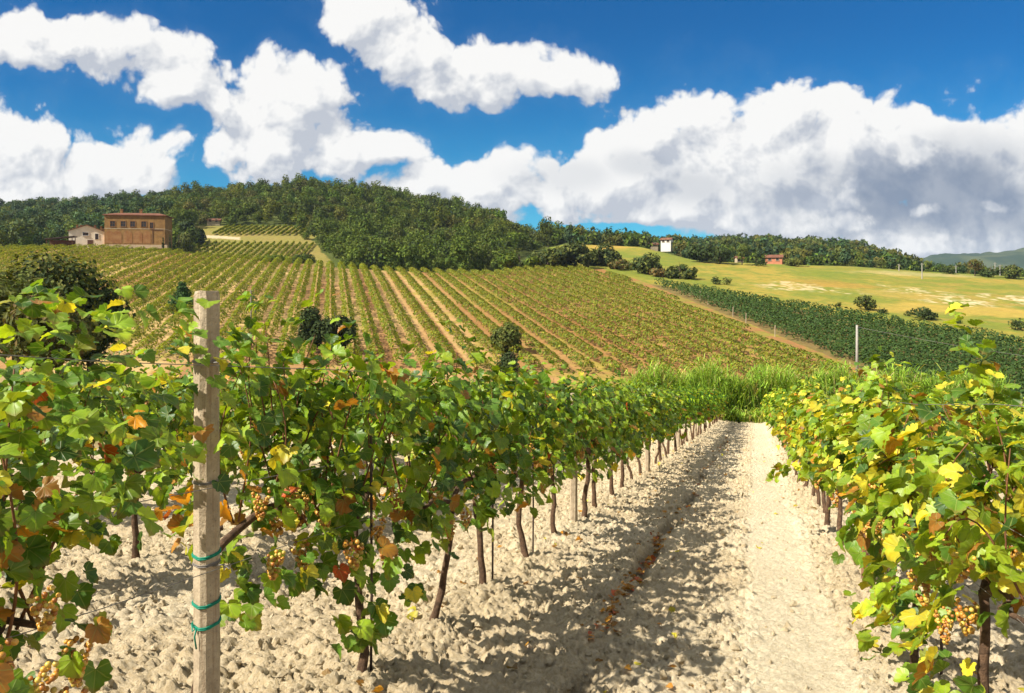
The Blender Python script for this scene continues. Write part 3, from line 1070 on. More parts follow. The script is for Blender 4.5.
def build_vines():
    rng = np.random.default_rng(42)
    # -- left row, from beside the camera to the reeds
    rn = np.random.default_rng(5)
    n = 250
    ez = rn.uniform(1.10, 1.80, n)
    ex = np.stack([rn.uniform(0.1, 1.0 - 0.45 * sstep(1.5, 1.8, ez), n), rn.normal(0, 0.14, n), ez], 1)
    near_left = [
        (1.58, dict(xr=(-0.32, 0.20), ztop=1.60, zlow=0.66, thick=0.26, extra=ex, dens=1.6, lsz=0.58, sag=(1, 0.5, -1), dry_at=((-0.05, 0.95, 0.13), (0.05, 1.28, 0.07), (-0.1, 0.62, 0.10))), 'front', 7,
         'grape vine cut by the picture edge, with amber bunches and dried leaves hanging low'),
        (2.70, dict(xr=(0.08, 0.78), ztop=1.72, zlow=0.46, thick=0.27, lsz=0.66, sag=(1, 0.56, -1), dry_at=((0.10, 1.05, 0.16), (0.28, 0.80, 0.12), (0.45, 1.5, 0.07), (0.2, 1.35, 0.06))), 'front', 9,
         'grape vine right behind the tall front concrete post, with reddish dried leaves'),
        (3.74, dict(lsz=0.72, ztop=1.76, zlow=0.44, sag=(1, 0.32, -1), dry_at=((-0.25, 1.62, 0.09), (-0.4, 0.85, 0.10)), thick=0.27), 'left', 6, 'grape vine right of the front post, its dark trunk meeting the bottom picture edge'),
        (4.76, dict(ztop=1.74, zlow=0.46), 'left', 4, 'grape vine with a leaning tapering trunk, right of the bottom-edge trunk in the left row'),
        (5.76, dict(ztop=1.72, zlow=0.46), 'left', 4, 'grape vine with a straight slim trunk beside a thin rod, left row'),
        (6.86, dict(ztop=1.70, zlow=0.5, dry_at=((0.3, 0.9, 0.1),)), 'left', 4, 'grape vine two trunks before the second concrete post of the left row'),
        (7.98, dict(ztop=1.68, zlow=0.60), 'left', 3, 'grape vine just before the second concrete post of the left row'),
        (9.25, dict(ztop=1.66, zlow=0.60), 'left', 3, 'grape vine just beyond the second concrete post of the left row'),
    ]
    for i, (t, kw, pal, ng, lab) in enumerate(near_left):
        d = vine_data(100 + i, 0, pal, **kw)
        place_vine(-2.17 if i == 1 else -1.96, t, d, lab, None, rng, ng, -1)
    # -- right row
    near_right = [
        (3.78, dict(xr=(-0.62, 0.5), ztop=1.50, zlow=0.45, thick=0.28, sag=(1, 0.28, 1)), 12, 'yellowing grape vine with long amber bunches low at the right picture edge'),
        (4.85, dict(ztop=1.54, zlow=0.5, thick=0.28, sag=(1, 0.25, 1)), 10, 'yellow-leaved grape vine trailing at the bottom right, green tie on its trunk'),
        (5.76, dict(ztop=1.60, zlow=0.64, thick=0.28), 7, 'yellowish grape vine whose trunk stands by the wheel track, before the reddish stake'),
        (6.75, dict(ztop=1.58, zlow=0.64, thick=0.28), 5, 'yellowish grape vine beside the reddish wooden stake of the right row'),
        (7.75, dict(ztop=1.58, zlow=0.64, thick=0.28), 4, 'yellowish grape vine just beyond the reddish wooden stake of the right row'),
        (8.75, dict(ztop=1.56, zlow=0.64, thick=0.28), 3, 'yellowish grape vine with a bright shoot reaching over the wheel track'),
    ]
    rn = np.random.default_rng(15)
    n = 30
    up = np.stack([rn.normal(0.22, 0.045, n), rn.normal(0.0, 0.045, n), rn.uniform(1.4, 1.90, n)], 1)
    n = 26
    k = rn.uniform(0, 1, n)
    out = np.stack([rn.normal(0.1, 0.06, n) + 0.1 * k, 0.30 + 0.45 * k, 0.80 - 0.12 * k + rn.normal(0, 0.05, n)], 1)
    for i, (t, kw, ng, lab) in enumerate(near_right):
        if i == 0:
            kw['extra'] = up
        if i == 5:
            kw['extra'] = out
        d = vine_data(200 + i, 0, 'right', **kw)
        place_vine(0.86 if i else 0.92, t, d, lab, None, rng, ng, 1, tie=(i in (1, 2)))
    # -- the vines further down these rows and in the neighbouring rows
    mid = {p: [vine_data(300 + 20 * q + i, 1, p, ztop=1.62 if p == 'left' else 1.54, zlow=0.54 if p == 'left' else 0.62, thick=0.27) for i in range(5)] for q, p in enumerate(('left', 'right'))}
    low = {p: [vine_data(400 + 20 * q + i, 2, p, ztop=1.60 if p == 'left' else 1.5, zlow=0.5, thick=0.28) for i in range(5)] for q, p in enumerate(('left', 'right'))}
    spots = []
    for l, t0, t1, pal, gname in ((-1.96, 10.3, 48.6, 'left', 'row left of the path'), (0.80, 9.75, 48.6, 'right', 'row right of the path'),
                                  (-4.90, 4.3, 47.5, 'left', 'second row left of the path'), (-7.8, 6.2, 30.0, 'left', 'third row left of the path'),
                                  (3.78, 11.0, 48.6, 'right', 'second row right of the path'), (6.64, 19.0, 48.6, 'right', 'third row right of the path'), (9.5, 28.0, 48.6, 'right', 'fourth row right of the path')):
        t = t0
        i = 0
        while t < t1:
            spots.append((l, t, pal, gname, i))
            t += 1.05
            i += 1
    for l, t, pal, gname, i in spots:
        jl, jt = l + rng.normal(0, 0.03), t + rng.normal(0, 0.06)
        bank = mid if t < 19 else low
        d = bank[pal][int(rng.integers(0, 5))]
        near = 'nearer half' if t < 20 else 'far end by the reeds'
        tint = 'green' if pal == 'left' else 'yellowish'
        lab = f'{tint} grape vine in the {gname}, {near}'
        if l == -4.90 and i < 4:
            lab = ['green grape vine with a dark bare trunk, second row, left of the front post', 'green grape vine behind the front concrete post in the second row',
                   'green grape vine of the second row, just past the front post', 'green grape vine of the second row, behind the dried red leaves'][i]
        if l == -1.96 and i < 4:
            lab = f'green grape vine of the left row, {ORD[i + 1]} trunk beyond the second concrete post'
        if l == 0.80 and i < 4:
            lab = f'yellowish grape vine of the right row, {ORD[i + 1]} beyond the reddish wooden stake'
        place_vine(jl, jt, d, lab, 'vines in the ' + gname, rng, 2 if t < 11 else 0, 1 if l > 0 else -1, flip=bool(rng.integers(0, 2)), scale=rng.uniform(0.94, 1.06))


build_vines()

# ------------------------------------------------------------------ posts, stakes, wires, ties
def concrete_material():
    m = mat("post_concrete", (0.46, 0.37, 0.25), 0.9, 0.3, 14.0, 0.5, 0.2, alt=(0.30, 0.235, 0.155))
    k = NT(m.node_tree)
    b = m.node_tree.nodes['Principled BSDF']
    src = b.inputs['Base Color'].links[0].from_socket
    tc = k.node('ShaderNodeTexCoord')
    mp = k.node('ShaderNodeMapping')
    mp.inputs['Scale'].default_value = (30, 30, 1.3)
    k.put(mp.inputs[0], tc.outputs['Object'])
    n = k.noise(mp.outputs[0], 2.0, 5, 0.6)
    sp = k.noise(tc.outputs['Object'], 120.0, 3, 0.6)
    c = k.mix(k.m('MULTIPLY', k.ramp01(n.outputs[0], 0.5, 0.72), 0.6), src, (0.20, 0.12, 0.06, 1))
    c = k.mix(k.m('MULTIPLY', k.ramp01(sp.outputs[0], 0.56, 0.7), 0.5), c, (0.14, 0.11, 0.08, 1))
    k.put(b.inputs['Base Color'], c)
    return m


M_CONC = concrete_material()
M_WIRE = mat("galvanised_wire", (0.20, 0.18, 0.16), 0.5, 0.3, 40)
M_WOOD = mat("stake_wood", (0.24, 0.12, 0.065), 0.85, 0.5, 14, 0.5)


def concrete_post(l, t, top, label, half=0.042, rz=0.0, name='concrete_post', rings=(), ties=(), group=None, mtl=None, tilt=0.0):
    x, y = lt2xy(l, t)
    z0 = near_z(x, y)
    e = empty(name, (x, y, z0), RROT + rz, label, 'post', group)
    e.rotation_euler[1] = tilt
    ch = half * 0.42
    prof = [(half, half - ch), (half - ch, half), (-half + ch, half), (-half, half - ch), (-half, -half + ch), (-half + ch, -half), (half - ch, -half), (half, -half + ch)]
    rng = np.random.default_rng(int(t * 100))
    zs = np.concatenate([[-0.3], np.linspace(0.02, top - 0.02, 14), [top]])
    V, F = [], []
    for i, z in enumerate(zs):
        k = 1.03 - 0.06 * max(z, 0) / top
        if i == len(zs) - 1:
            k *= 0.93
        for (a, b) in prof:
            V.append((a * k + rng.normal(0, 0.0014), b * k + rng.normal(0, 0.0014), z + (rng.normal(0, 0.003) if i == len(zs) - 1 else 0)))
    for i in range(len(zs) - 1):
        for j in range(8):
            F.append((i * 8 + j, i * 8 + (j + 1) % 8, (i + 1) * 8 + (j + 1) % 8, (i + 1) * 8 + j))
    F.append(tuple((len(zs) - 1) * 8 + j for j in range(8)))
    mb = MB()
    mb.add(V, F)
    mb.build('shaft', mtl or M_CONC, e)
    r = half * 1.03
    def loop(z, rad, slope, turns=1.0):
        n = int(40 * turns)
        a = np.linspace(0, 2 * math.pi * turns, n)
        c, s = np.cos(a), np.sin(a)
        # follow the chamfered square
        k = r / np.maximum(np.maximum(np.abs(c), np.abs(s)), (np.abs(c) + np.abs(s)) / 1.58) + rad * 0.7
        return np.stack([k * c, k * s, z + slope * np.sin(a + 1.0) + 0.006 * a / 6.28], 1)
    for z in rings:
        w = MB()
        w.tube(loop(z, 0.0022, 0.004, 2.0), 0.0022, 5)
        w.tube([(0.0, -r - 0.002, z), (0.03, -r - 0.03, z + 0.004), (0.03, -r - 0.07, z - 0.004)], 0.003, 5)
        w.build('wire_wrap', M_WIRE, e, True)
    for (z, dang) in ties:
        w = MB()
        w.tube(loop(z, 0.0032, 0.010, 2.0), 0.0034, 6)
        if dang:
            w.tube([(-r - 0.004, -0.012, z), (-r - 0.014, -0.016, z - 0.03), (-r - 0.008, -0.018, z - 0.075)], 0.0032, 6)
            w.tube([(-r - 0.004, -0.012, z), (-r - 0.016, -0.004, z - 0.012), (-r - 0.010, 0.012, z + 0.012)], 0.0032, 6)
        w.build('green_tie', M_TIE, e, True)
    return e


def build_posts():
    # heights on the post: wraps where the trellis wires pass
    concrete_post(-1.97, 2.54, 1.92, 'tall weathered concrete post with wire wraps and green ties, standing at the front left', half=0.0405, rz=R(-24),
                  rings=(1.655, 1.205, 0.90), ties=((0.935, False), (0.755, False), (0.675, True)))
    concrete_post(-1.96, 8.85, 1.55, 'second concrete post of the left row, half hidden by leaves', half=0.040, rz=R(5), group='posts of the left row')
    for i, t in enumerate((15.3, 21.8, 28.2)):
        concrete_post(-1.96, t, 1.55, 'grey concrete post deep in the left row behind the vine leaves', half=0.04, group='posts of the left row')
    concrete_post(0.86, 7.1, 1.62, 'reddish wooden stake rising among the yellow leaves of the right row', half=0.026, name='wooden_stake', mtl=M_WOOD, group='stakes of the right row')
    for i, t in enumerate((13.4, 19.8, 26.2)):
        concrete_post(0.92, t, 1.62, 'thin wooden stake further down the right row among leaves', half=0.026, name='wooden_stake', mtl=M_WOOD, group='stakes of the right row')
    # slim rods beside the trunks
    for (l, t, lab) in ((-1.93, 3.80, 'thin rusty rod beside the trunk at the bottom edge of the left row'), (-1.93, 5.83, 'thin dark rod beside the straight slim trunk of the left row'),
                        (-1.93, 7.0, 'thin rod beside the trunk before the second concrete post'), (0.98, 4.9, 'thin rust-red rod beside the tied trunk at the bottom right'),
                        (0.84, 5.86, 'thin dark rod beside the trunk near the wheel track on the right')):
        x, y = lt2xy(l, t)
        mb = MB()
        mb.tube([(0, 0, -0.15), (0.005, 0.004, 0.5), (0.0, 0.01, 1.35)], 0.008, 6)
        o = mb.build('vine_rod', M_STAKE, None, True, (x, y, near_z(x, y)))
        tag(o, lab, 'rod', 'rods beside the vine trunks')
    # trellis wires
    for l, nm in ((-1.96, 'left'), (0.92, 'right')):
        for z, hn in ((0.90, 'lowest'), (1.205, 'middle'), (1.655, 'topmost')):
            zz = z if nm == 'left' else z - 0.06
            pts = []
            for t in np.concatenate([np.arange(-1.0, 12, 1.5), np.arange(12, 49, 6.0)]):
                x, y = lt2xy(l + (0.05 if nm == 'left' else -0.03), t)
                pts.append((x, y, near_z(x, y) + zz - 0.02 * math.sin(t * 0.9) ** 2))
            mb = MB()
            mb.tube(pts, 0.0016, 4)
            tag(mb.build('trellis_wire', M_WIRE, None, True), f'{hn} thin grey trellis wire running through the {nm} vine row', 'wire', f'trellis wires of the {nm} row')


build_posts()


# ------------------------------------------------------------------ fallen leaves and straw on the soil
def build_litter():
    rng = np.random.default_rng(77)
    P, N, S, K = [], [], [], []
    fwl = lambda t: float(furrow_l(np.array([t]))[0])
    for i in range(620):
        u = rng.uniform()
        if u < 0.42:
            t = rng.choice([rng.uniform(5, 9.5), rng.uniform(9, 30)], p=[0.6, 0.4])
            l = fwl(t) + rng.normal(0, 0.035)
            c = [RED, BRN, BRN, ORA][rng.integers(0, 4)]
        else:
            t = rng.uniform(3.2, 26)
            l = rng.choice([-1.96, -1.7, 0.75, -4.9, -0.8]) + rng.normal(0, 0.33)
            c = [BRN, BRN, ORA, YEL, (0.3, 0.2, 0.1)][rng.integers(0, 5)]
        x, y = lt2xy(l, t)
        P.append((x, y, soil_z(l, t) + 0.018))
        N.append((rng.normal(0, 0.35), rng.normal(0, 0.35), 1))
        S.append(rng.uniform(0.018, 0.055))
        K.append(np.array(c) * rng.uniform(0.6, 1.2))
    P, N, S, K = map(np.array, (P, N, S, K))
    T = np.stack([rng.normal(0, 1, len(P)), rng.normal(0, 1, len(P)), 0 * S], 1)
    me = leaves_mesh('fallen_leaves', P, N, T, S, K, 1, rng, M_LEAF)
    tag(link('fallen_leaves', me), 'scattered dry red and brown vine leaves fallen in the furrow and on the soil', 'fallen leaves', None, 'stuff')


build_litter()


def build_clods():
    rng = np.random.default_rng(123)
    t0 = (1 + 5 ** 0.5) / 2
    I = np.array([(-1, t0, 0), (1, t0, 0), (-1, -t0, 0), (1, -t0, 0), (0, -1, t0), (0, 1, t0), (0, -1, -t0), (0, 1, -t0), (t0, 0, -1), (t0, 0, 1), (-t0, 0, -1), (-t0, 0, 1)]) / 1.9
    F0 = np.array([(0, 11, 5), (0, 5, 1), (0, 1, 7), (0, 7, 10), (0, 10, 11), (1, 5, 9), (5, 11, 4), (11, 10, 2), (10, 7, 6), (7, 1, 8), (3, 9, 4), (3, 4, 2), (3, 2, 6), (3, 6, 8), (3, 8, 9), (4, 9, 5), (2, 4, 11), (6, 2, 10), (8, 6, 7), (9, 8, 1)])
    n = 15000
    t = 2.4 * np.exp(rng.uniform(0, 1, n) * math.log(11.0))
    l = rng.uniform(-6.2, 1.3, n)
    pr = np.where(np.abs(l - 0.22) < 0.3, 0.15, 1.0) * (0.35 + sstep(0.4, 0.6, fbm(l / 0.5, t / 0.5, 28, 2)))
    k = rng.uniform(0, 1, n) < pr
    t, l = t[k], l[k]
    n = len(t)
    sz = np.minimum(0.006 + 0.012 * rng.pareto(2.4, n), 0.032) * (0.8 + 0.03 * t)
    x, y = lt2xy(l, t)
    z = near_z(x, y) + clod_profile(l, t)
    d = I[None] * rng.uniform(0.6, 1.35, (n, 12, 1)) * rng.uniform(0.65, 1.2, (n, 1, 3))
    V = np.stack([x, y, z + sz * 0.25], 1)[:, None, :] + d * sz[:, None, None]
    c = np.array([0.70, 0.605, 0.43]) * rng.uniform(0.75, 1.2, (n, 1))
    F = (F0[None] + (np.arange(n) * 12)[:, None, None]).reshape(-1, 3)
    me = mesh_data('soil_clods', V.reshape(-1, 3), F, bpy.data.materials['vineyard_soil'], col=np.repeat(c, 12, axis=0))
    tag(link('soil_clods', me), 'loose pale clods and stones scattered over the vineyard soil', 'clods', None, 'stuff')


build_clods()


# ------------------------------------------------------------------ quad foliage for trees, hedges, far vine rows
def quads(cent, nrm, size, rng, aspect=1.0):
    N = len(cent)
    n = nrm / (np.linalg.norm(nrm, axis=1)[:, None] + 1e-9)
    r = rng.normal(0, 1, (N, 3))
    a = np.cross(n, r)
    a /= np.linalg.norm(a, axis=1)[:, None] + 1e-9
    b = np.cross(n, a)
    s = size[:, None]
    j = rng.uniform(0.7, 1.25, (N, 4, 1))
    # leaf spray: a bent kite of four corners
    V = np.stack([cent + j[:, 0] * s * a, cent + j[:, 1] * s * 0.6 * b * aspect + n * s * 0.18, cent - j[:, 2] * s * a, cent - j[:, 3] * s * 0.6 * b * aspect + n * s * 0.12], 1)
    return V.reshape(-1, 3), np.arange(N * 4).reshape(N, 4)


def crown_points(rng, n, rx, rz, zc, lobes=7, shape='round'):
    """sprays through a lumpy crown: positions and outward normals"""
    cs, rs = [], []
    for i in range(lobes):
        d = rng.normal(0, 1, 3)
        d /= np.linalg.norm(d)
        if shape == 'cone':
            f = i / max(1, lobes - 1)
            c = np.array([d[0] * rx * 0.25 * (1 - f), d[1] * rx * 0.25 * (1 - f), -rz * 0.75 + 1.5 * rz * f])
            r = rx * (0.85 - 0.6 * f)
        elif shape == 'wide':
            c = np.array([d[0] * rx * 0.7, d[1] * rx * 0.7, d[2] * rz * 0.45])
            r = rx * rng.uniform(0.22, 0.62)
        else:
            c = np.array([d[0] * rx * 0.5, d[1] * rx * 0.5, d[2] * rz * 0.5])
            r = rx * rng.uniform(0.26 if lobes > 9 else 0.50, 0.68)
        cs.append(c)
        rs.append(r)
    P, N, L = [], [], []
    w = np.array(rs) ** 2
    pick = rng.choice(lobes, n, p=w / w.sum())
    for i in pick:
        d = rng.normal(0, 1, 3)
        d /= np.linalg.norm(d)
        if shape == 'round' and zc > rz and d[2] < -0.35 and rng.uniform() < 0.35:
            d[2] *= -0.6
        r = rs[i] * rng.uniform(0.66, 1.05)
        P.append(cs[i] + d * r * np.array([1, 1, rz / rx * 0.9]))
        N.append(d + rng.normal(0, 0.38, 3) + np.array([0, 0, 0.2]))
        L.append(i)
    P = np.array(P)
    P[:, 2] += zc
    return P, np.array(N), np.array(L)


def crown_arrays(seed, h, rx, base, n, size, cols, shape='round', lobes=7):
    rng = np.random.default_rng(seed)
    rz = (h - base) / 2
    P, N, L = crown_points(rng, n, rx, rz * 0.85, base + rz, lobes, shape)
    if n < 700:       # drop the odd spray that hangs loose beside the crown
        d = np.linalg.norm(P[:, None] - P[None], axis=2) < size * (1.6 if size < 0.6 else 1.3)
        seen = np.zeros(n, bool)
        best = None
        while not seen.all():
            cur = np.zeros(n, bool)
            cur[np.argmin(seen)] = True
            while True:
                nx = d[cur].any(0)
                if (nx == cur).all():
                    break
                cur = nx
            seen |= cur
            if best is None or cur.sum() > best.sum():
                best = cur
        P, N, L = P[best], N[best], L[best]
        n = len(P)
    V, F = quads(P, N, rng.uniform(0.7, 1.25, n) * size, rng)
    lobe_t = rng.uniform(0.8, 1.25, lobes)
    c = np.array(cols)[rng.integers(0, len(cols), n)] * lobe_t[L][:, None] * rng.uniform(0.7, 1.3, n)[:, None]
    return V, F, np.repeat(c, 4, axis=0)


def trunk_mb(seed, h, r, forks=3):
    rng = np.random.default_rng(seed + 999)
    mb = MB()
    z = np.linspace(-0.3, h * 0.55, 6)
    pts = np.stack([np.cumsum(rng.normal(0, 0.02 * h / 6, 6)), np.cumsum(rng.normal(0, 0.02 * h / 6, 6)), z], 1)
    mb.tube(pts, np.linspace(r, r * 0.6, 6), 7)
    for i in range(forks):
        a = rng.uniform(0, 6.28)
        k = np.linspace(0, 1, 5)
        b0 = pts[3 + (i % 3)]
        mb.tube(np.stack([b0[0] + math.cos(a) * h * 0.2 * k, b0[1] + math.sin(a) * h * 0.2 * k, b0[2] + h * 0.32 * k ** 0.8], 1), np.linspace(r * 0.5, r * 0.12, 5), 5)
    return mb


def big_tree(name, x, y, h, rx, base, n, size, cols, label, cat, seed, shape='round', lobes=8, sink=0.1, group=None, trunk=True, z=None):
    e = empty(name, (x, y, (Hs(x, y) if z is None else z) - sink), 0, label, cat, group)
    V, F, c = crown_arrays(seed, h, rx, base, n, size, cols, shape, lobes)
    link('crown' if trunk else 'foliage', mesh_data('crown', V, F, M_TREE, col=c), e)
    trunk_mb(seed, h, max(0.06, h * 0.028)).build('trunk' if trunk else 'stem', M_TRUNK, e, True)
    return e


DARKG = [(0.026, 0.044, 0.011), (0.038, 0.058, 0.014), (0.050, 0.066, 0.016)]
OLIVE = [(0.085, 0.098, 0.018), (0.12, 0.125, 0.024), (0.065, 0.080, 0.016)]
WOODG = [(0.054, 0.090, 0.009), (0.076, 0.115, 0.011), (0.105, 0.134, 0.013)]
LIGHTG = [(0.10, 0.13, 0.022), (0.13, 0.155, 0.025), (0.08, 0.11, 0.02)]
BLUEG = [(0.032, 0.066, 0.026), (0.045, 0.080, 0.028), (0.060, 0.092, 0.028)]
AUTUMN = [(0.17, 0.10, 0.03), (0.13, 0.09, 0.03), (0.10, 0.10, 0.03)]


# ------------------------------------------------------------------ rows on the hill
def hedge_row(name, pts, height, width, per_m, size, cols, seed, label, group, zlow=0.45):
    """one vine row as a leafy wall following the ground"""
    rng = np.random.default_rng(seed)
    pts = np.asarray(pts)
    seg = np.linalg.norm(np.diff(pts, axis=0), axis=1)
    cum = np.concatenate([[0], np.cumsum(seg)])
    L = cum[-1]
    if L < 3:
        return None
    n = int(L * per_m * (1.6 if L < 30 else 1))
    s = rng.uniform(0, L, n)
    x, y = np.interp(s, cum, pts[:, 0]), np.interp(s, cum, pts[:, 1])
    d = (pts[-1] - pts[0]) / np.linalg.norm(pts[-1] - pts[0])
    e = np.array([d[1], -d[0]])
    vig = fbm(s / 1.3, s * 0 + seed, seed, 2)                 # stronger and weaker vines, the odd gap
    keep = (vig > (0.26 if L > 60 else -1))
    side = rng.choice([-1, 1], n)
    zz = zlow + (height - zlow) * rng.beta(1.6, 1.1, n) * (0.72 + 0.5 * vig)
    w = width * 0.5 * (0.6 + 0.8 * vig) * rng.uniform(0.3, 1.1, n) * np.sin(np.clip(zz / height, 0.12, 0.98) * math.pi) ** 0.5
    P = np.stack([x + e[0] * side * w, y + e[1] * side * w, H(x, y) + zz], 1)[keep]
    side, zz, vig = side[keep], zz[keep], vig[keep]
    N = np.stack([e[0] * side * 0.8, e[1] * side * 0.8, 0.25 + 1.1 * (zz / height) ** 3], 1) + rng.normal(0, 0.4, (len(P), 3))
    V, F = quads(P, N, size * rng.uniform(0.7, 1.3, len(P)), rng)
    c = np.array(cols)[rng.integers(0, len(cols), len(P))] * rng.uniform(0.7, 1.35, len(P))[:, None]
    me = mesh_data(name, V, F, M_LEAF_FAR, col=np.repeat(c, 4, axis=0))
    return tag(link(name, me), label, 'vine row', group)


HILLG = [(0.13, 0.175, 0.014), (0.175, 0.205, 0.016), (0.22, 0.225, 0.018), (0.095, 0.14, 0.013)]
HILLY = [(0.13, 0.17, 0.02), (0.19, 0.20, 0.025), (0.16, 0.18, 0.022), (0.10, 0.13, 0.018), (0.24, 0.20, 0.03)]
HILLD = [(0.030, 0.062, 0.013), (0.042, 0.080, 0.016), (0.055, 0.095, 0.018)]


def longest(ok):
    best, cur, st, bs = 0, 0, 0, 0
    for i, v in enumerate(ok):
        if v:
            if cur == 0:
                st = i
            cur += 1
            if cur > best:
                best, bs = cur, st
        else:
            cur = 0
    out = np.zeros(len(ok), bool)
    out[bs:bs + best] = True
    return out


def build_hill_rows():
    i = 0
    plist = list(np.arange(-94.5, -36.0, 3.6)) + list(np.arange(-33.8, 9.0, 2.6)) + list(np.arange(10.6, 67.5, 2.95))
    for p in plist:
        q = np.arange(55.0, 300.0, 1.5)
        x, y = p * 0.9752 - q * 0.2215, p * 0.2215 + q * 0.9752
        px = 512 + 800 * x / y
        ok = (y > 88) & (y < np.minimum(crest(px) + 1.0, 212)) & (px > -40) & (px < 860)
        if p < -40:
            ok = (y > 88) & (y < crest(px) - 6) & (px > -40)
        ok &= p < bound_p(y) - 3.6
        ok &= ~((px > 585) & (y > 186 + (640 - px) * 0.35))
        ok = longest(ok)
        if ok.sum() < 4:
            i += 1
            continue
        pts = np.stack([x[ok], y[ok]], 1)
        if p < -42:
            lab, g = 'golden-green vine row curving over the hill below the brown farmhouse', 'vine rows below the farmhouse'
        elif p < -2:
            lab, g = 'green vine row with bare tan soil beside it, running straight up the hill', 'vine rows left of the middle of the hill'
        elif p < 34:
            lab, g = 'green vine row slanting up the middle of the hill from the near vines', 'vine rows in the middle of the hill'
        else:
            lab, g = 'yellowish vine row at the right part of the hill above the reeds', 'vine rows right on the hill'
        cols = HILLG if p < 10 else HILLG + HILLY
        if p > 30:
            cols = HILLY + HILLG
        hedge_row('vine_row', pts, 1.7 if p < 10 else 1.3, 2.0 if p < -36 else 1.6 if p < 10 else 1.6, 48, 0.20, cols, 1000 + i, lab, g)
        i += 1
    # darker vineyard beyond the brown strip: rows across the slope
    j = 0
    for p2 in np.arange(76.0, 122.5, 2.4):
        q2 = np.arange(-40.0, 200.0, 1.5)
        x, y = 0.848 * p2 - 0.53 * q2, 0.53 * p2 + 0.848 * q2
        p = 0.9752 * x + 0.2215 * y
        px = 512 + 800 * x / y
        ok = (p > bound_p(y) + 0.4) & (px < 1075) & (px > 600) & (y > 62)
        ok = longest(ok)
        if ok.sum() < 4:
            continue
        pts = np.stack([x[ok], y[ok]], 1)
        edge = ' at its edge to the meadow' if p2 > 119 else ' behind the reeds' if p2 < 100 else ''
        hedge_row('vine_row', pts, 1.9, 1.3, 38, 0.21, HILLD, 1500 + j, f'dark green vine row in the vineyard below the meadow{edge}', 'dark vine rows below the meadow', zlow=0.3)
        j += 1
    # end posts of the dark rows along the brown strip
    mb = MB()
    mb.tube([(0, 0, -0.2), (0, 0, 1.0), (0.03, 0, 1.75)], 0.06, 6)
    pd = mb.data('end_post', M_CONC)
    for i, (px, py) in enumerate(((700, 300), (708, 305), (733, 317), (746, 324), (775, 337), (690, 296))):
        x, y = ground_at(px, py, 80, 230)
        o = link('end_post', pd, None, (x, y, Hs(x, y)))
        tag(o, 'short pale end post beside the brown strip at the dark vineyard', 'post', 'end posts of the dark vineyard')
    # small vineyard under the wood
    for k, px0 in enumerate(np.arange(200, 318, 6.4)):
        for (ya, yb, nm) in ((256, 290, 'lower'), (306, 328, 'upper')):
            Y = np.arange(ya, yb, 2.0)
            x0 = (px0 - 512) / 800 * 292
            X = x0 - 0.10 * (Y - 292) * (1 if nm == 'lower' else 0.4)
            pts = np.stack([X, Y], 1)
            hedge_row('vine_row', pts, 1.3, 0.6, 13, 0.40, HILLG, 1800 + k * 2 + (nm == 'upper'), f'short vine row in the {nm} terrace of the small vineyard under the wood', f'vine rows of the {nm} small terrace')


build_hill_rows()


# ------------------------------------------------------------------ woods
def tile_trees(name, spots, protos, label):
    VV, FF, CC, off = [], [], [], 0
    rng = np.random.default_rng(len(spots))
    for (x, y, s) in spots:
        V, F, c = protos[int(rng.integers(0, len(protos)))]
        a = rng.uniform(0, 6.28)
        ca, sa = math.cos(a), math.sin(a)
        W = np.empty_like(V)
        W[:, 0] = (V[:, 0] * ca - V[:, 1] * sa) * s + x
        W[:, 1] = (V[:, 0] * sa + V[:, 1] * ca) * s + y
        W[:, 2] = V[:, 2] * s * rng.uniform(0.75, 1.3) + Hs(x, y)
        VV.append(W)
        FF.append(F + off)
        CC.append(c * rng.uniform(0.78, 1.18) * np.array([rng.uniform(0.85, 1.25), 1, rng.uniform(0.8, 1.2)]))
        off += len(W)
    me = mesh_data(name, np.concatenate(VV), np.concatenate(FF), M_TREE, col=np.concatenate(CC))
    return tag(link(name, me), label, 'forest', None, 'stuff')


def scatter(n_try, px0, px1, ylo, yhi, mind, seed, cond=None):
    rng = np.random.default_rng(seed)
    out = []
    cell = {}
    for _ in range(n_try):
        Y = math.sqrt(rng.uniform(ylo ** 2, yhi ** 2))
        px = rng.uniform(px0, px1)
        X = (px - 512) / 800 * Y
        if cond and not cond(px, Y):
            continue
        k = (int(X // mind), int(Y // mind))
        bad = False
        for i in (-1, 0, 1):
            for j in (-1, 0, 1):
                for (a, b) in cell.get((k[0] + i, k[1] + j), ()):
                    if (a - X) ** 2 + (b - Y) ** 2 < mind * mind:
                        bad = True
        if bad:
            continue
        cell.setdefault(k, []).append((X, Y))
        out.append((X, Y, rng.uniform(0.6, 1.25)))
    return out


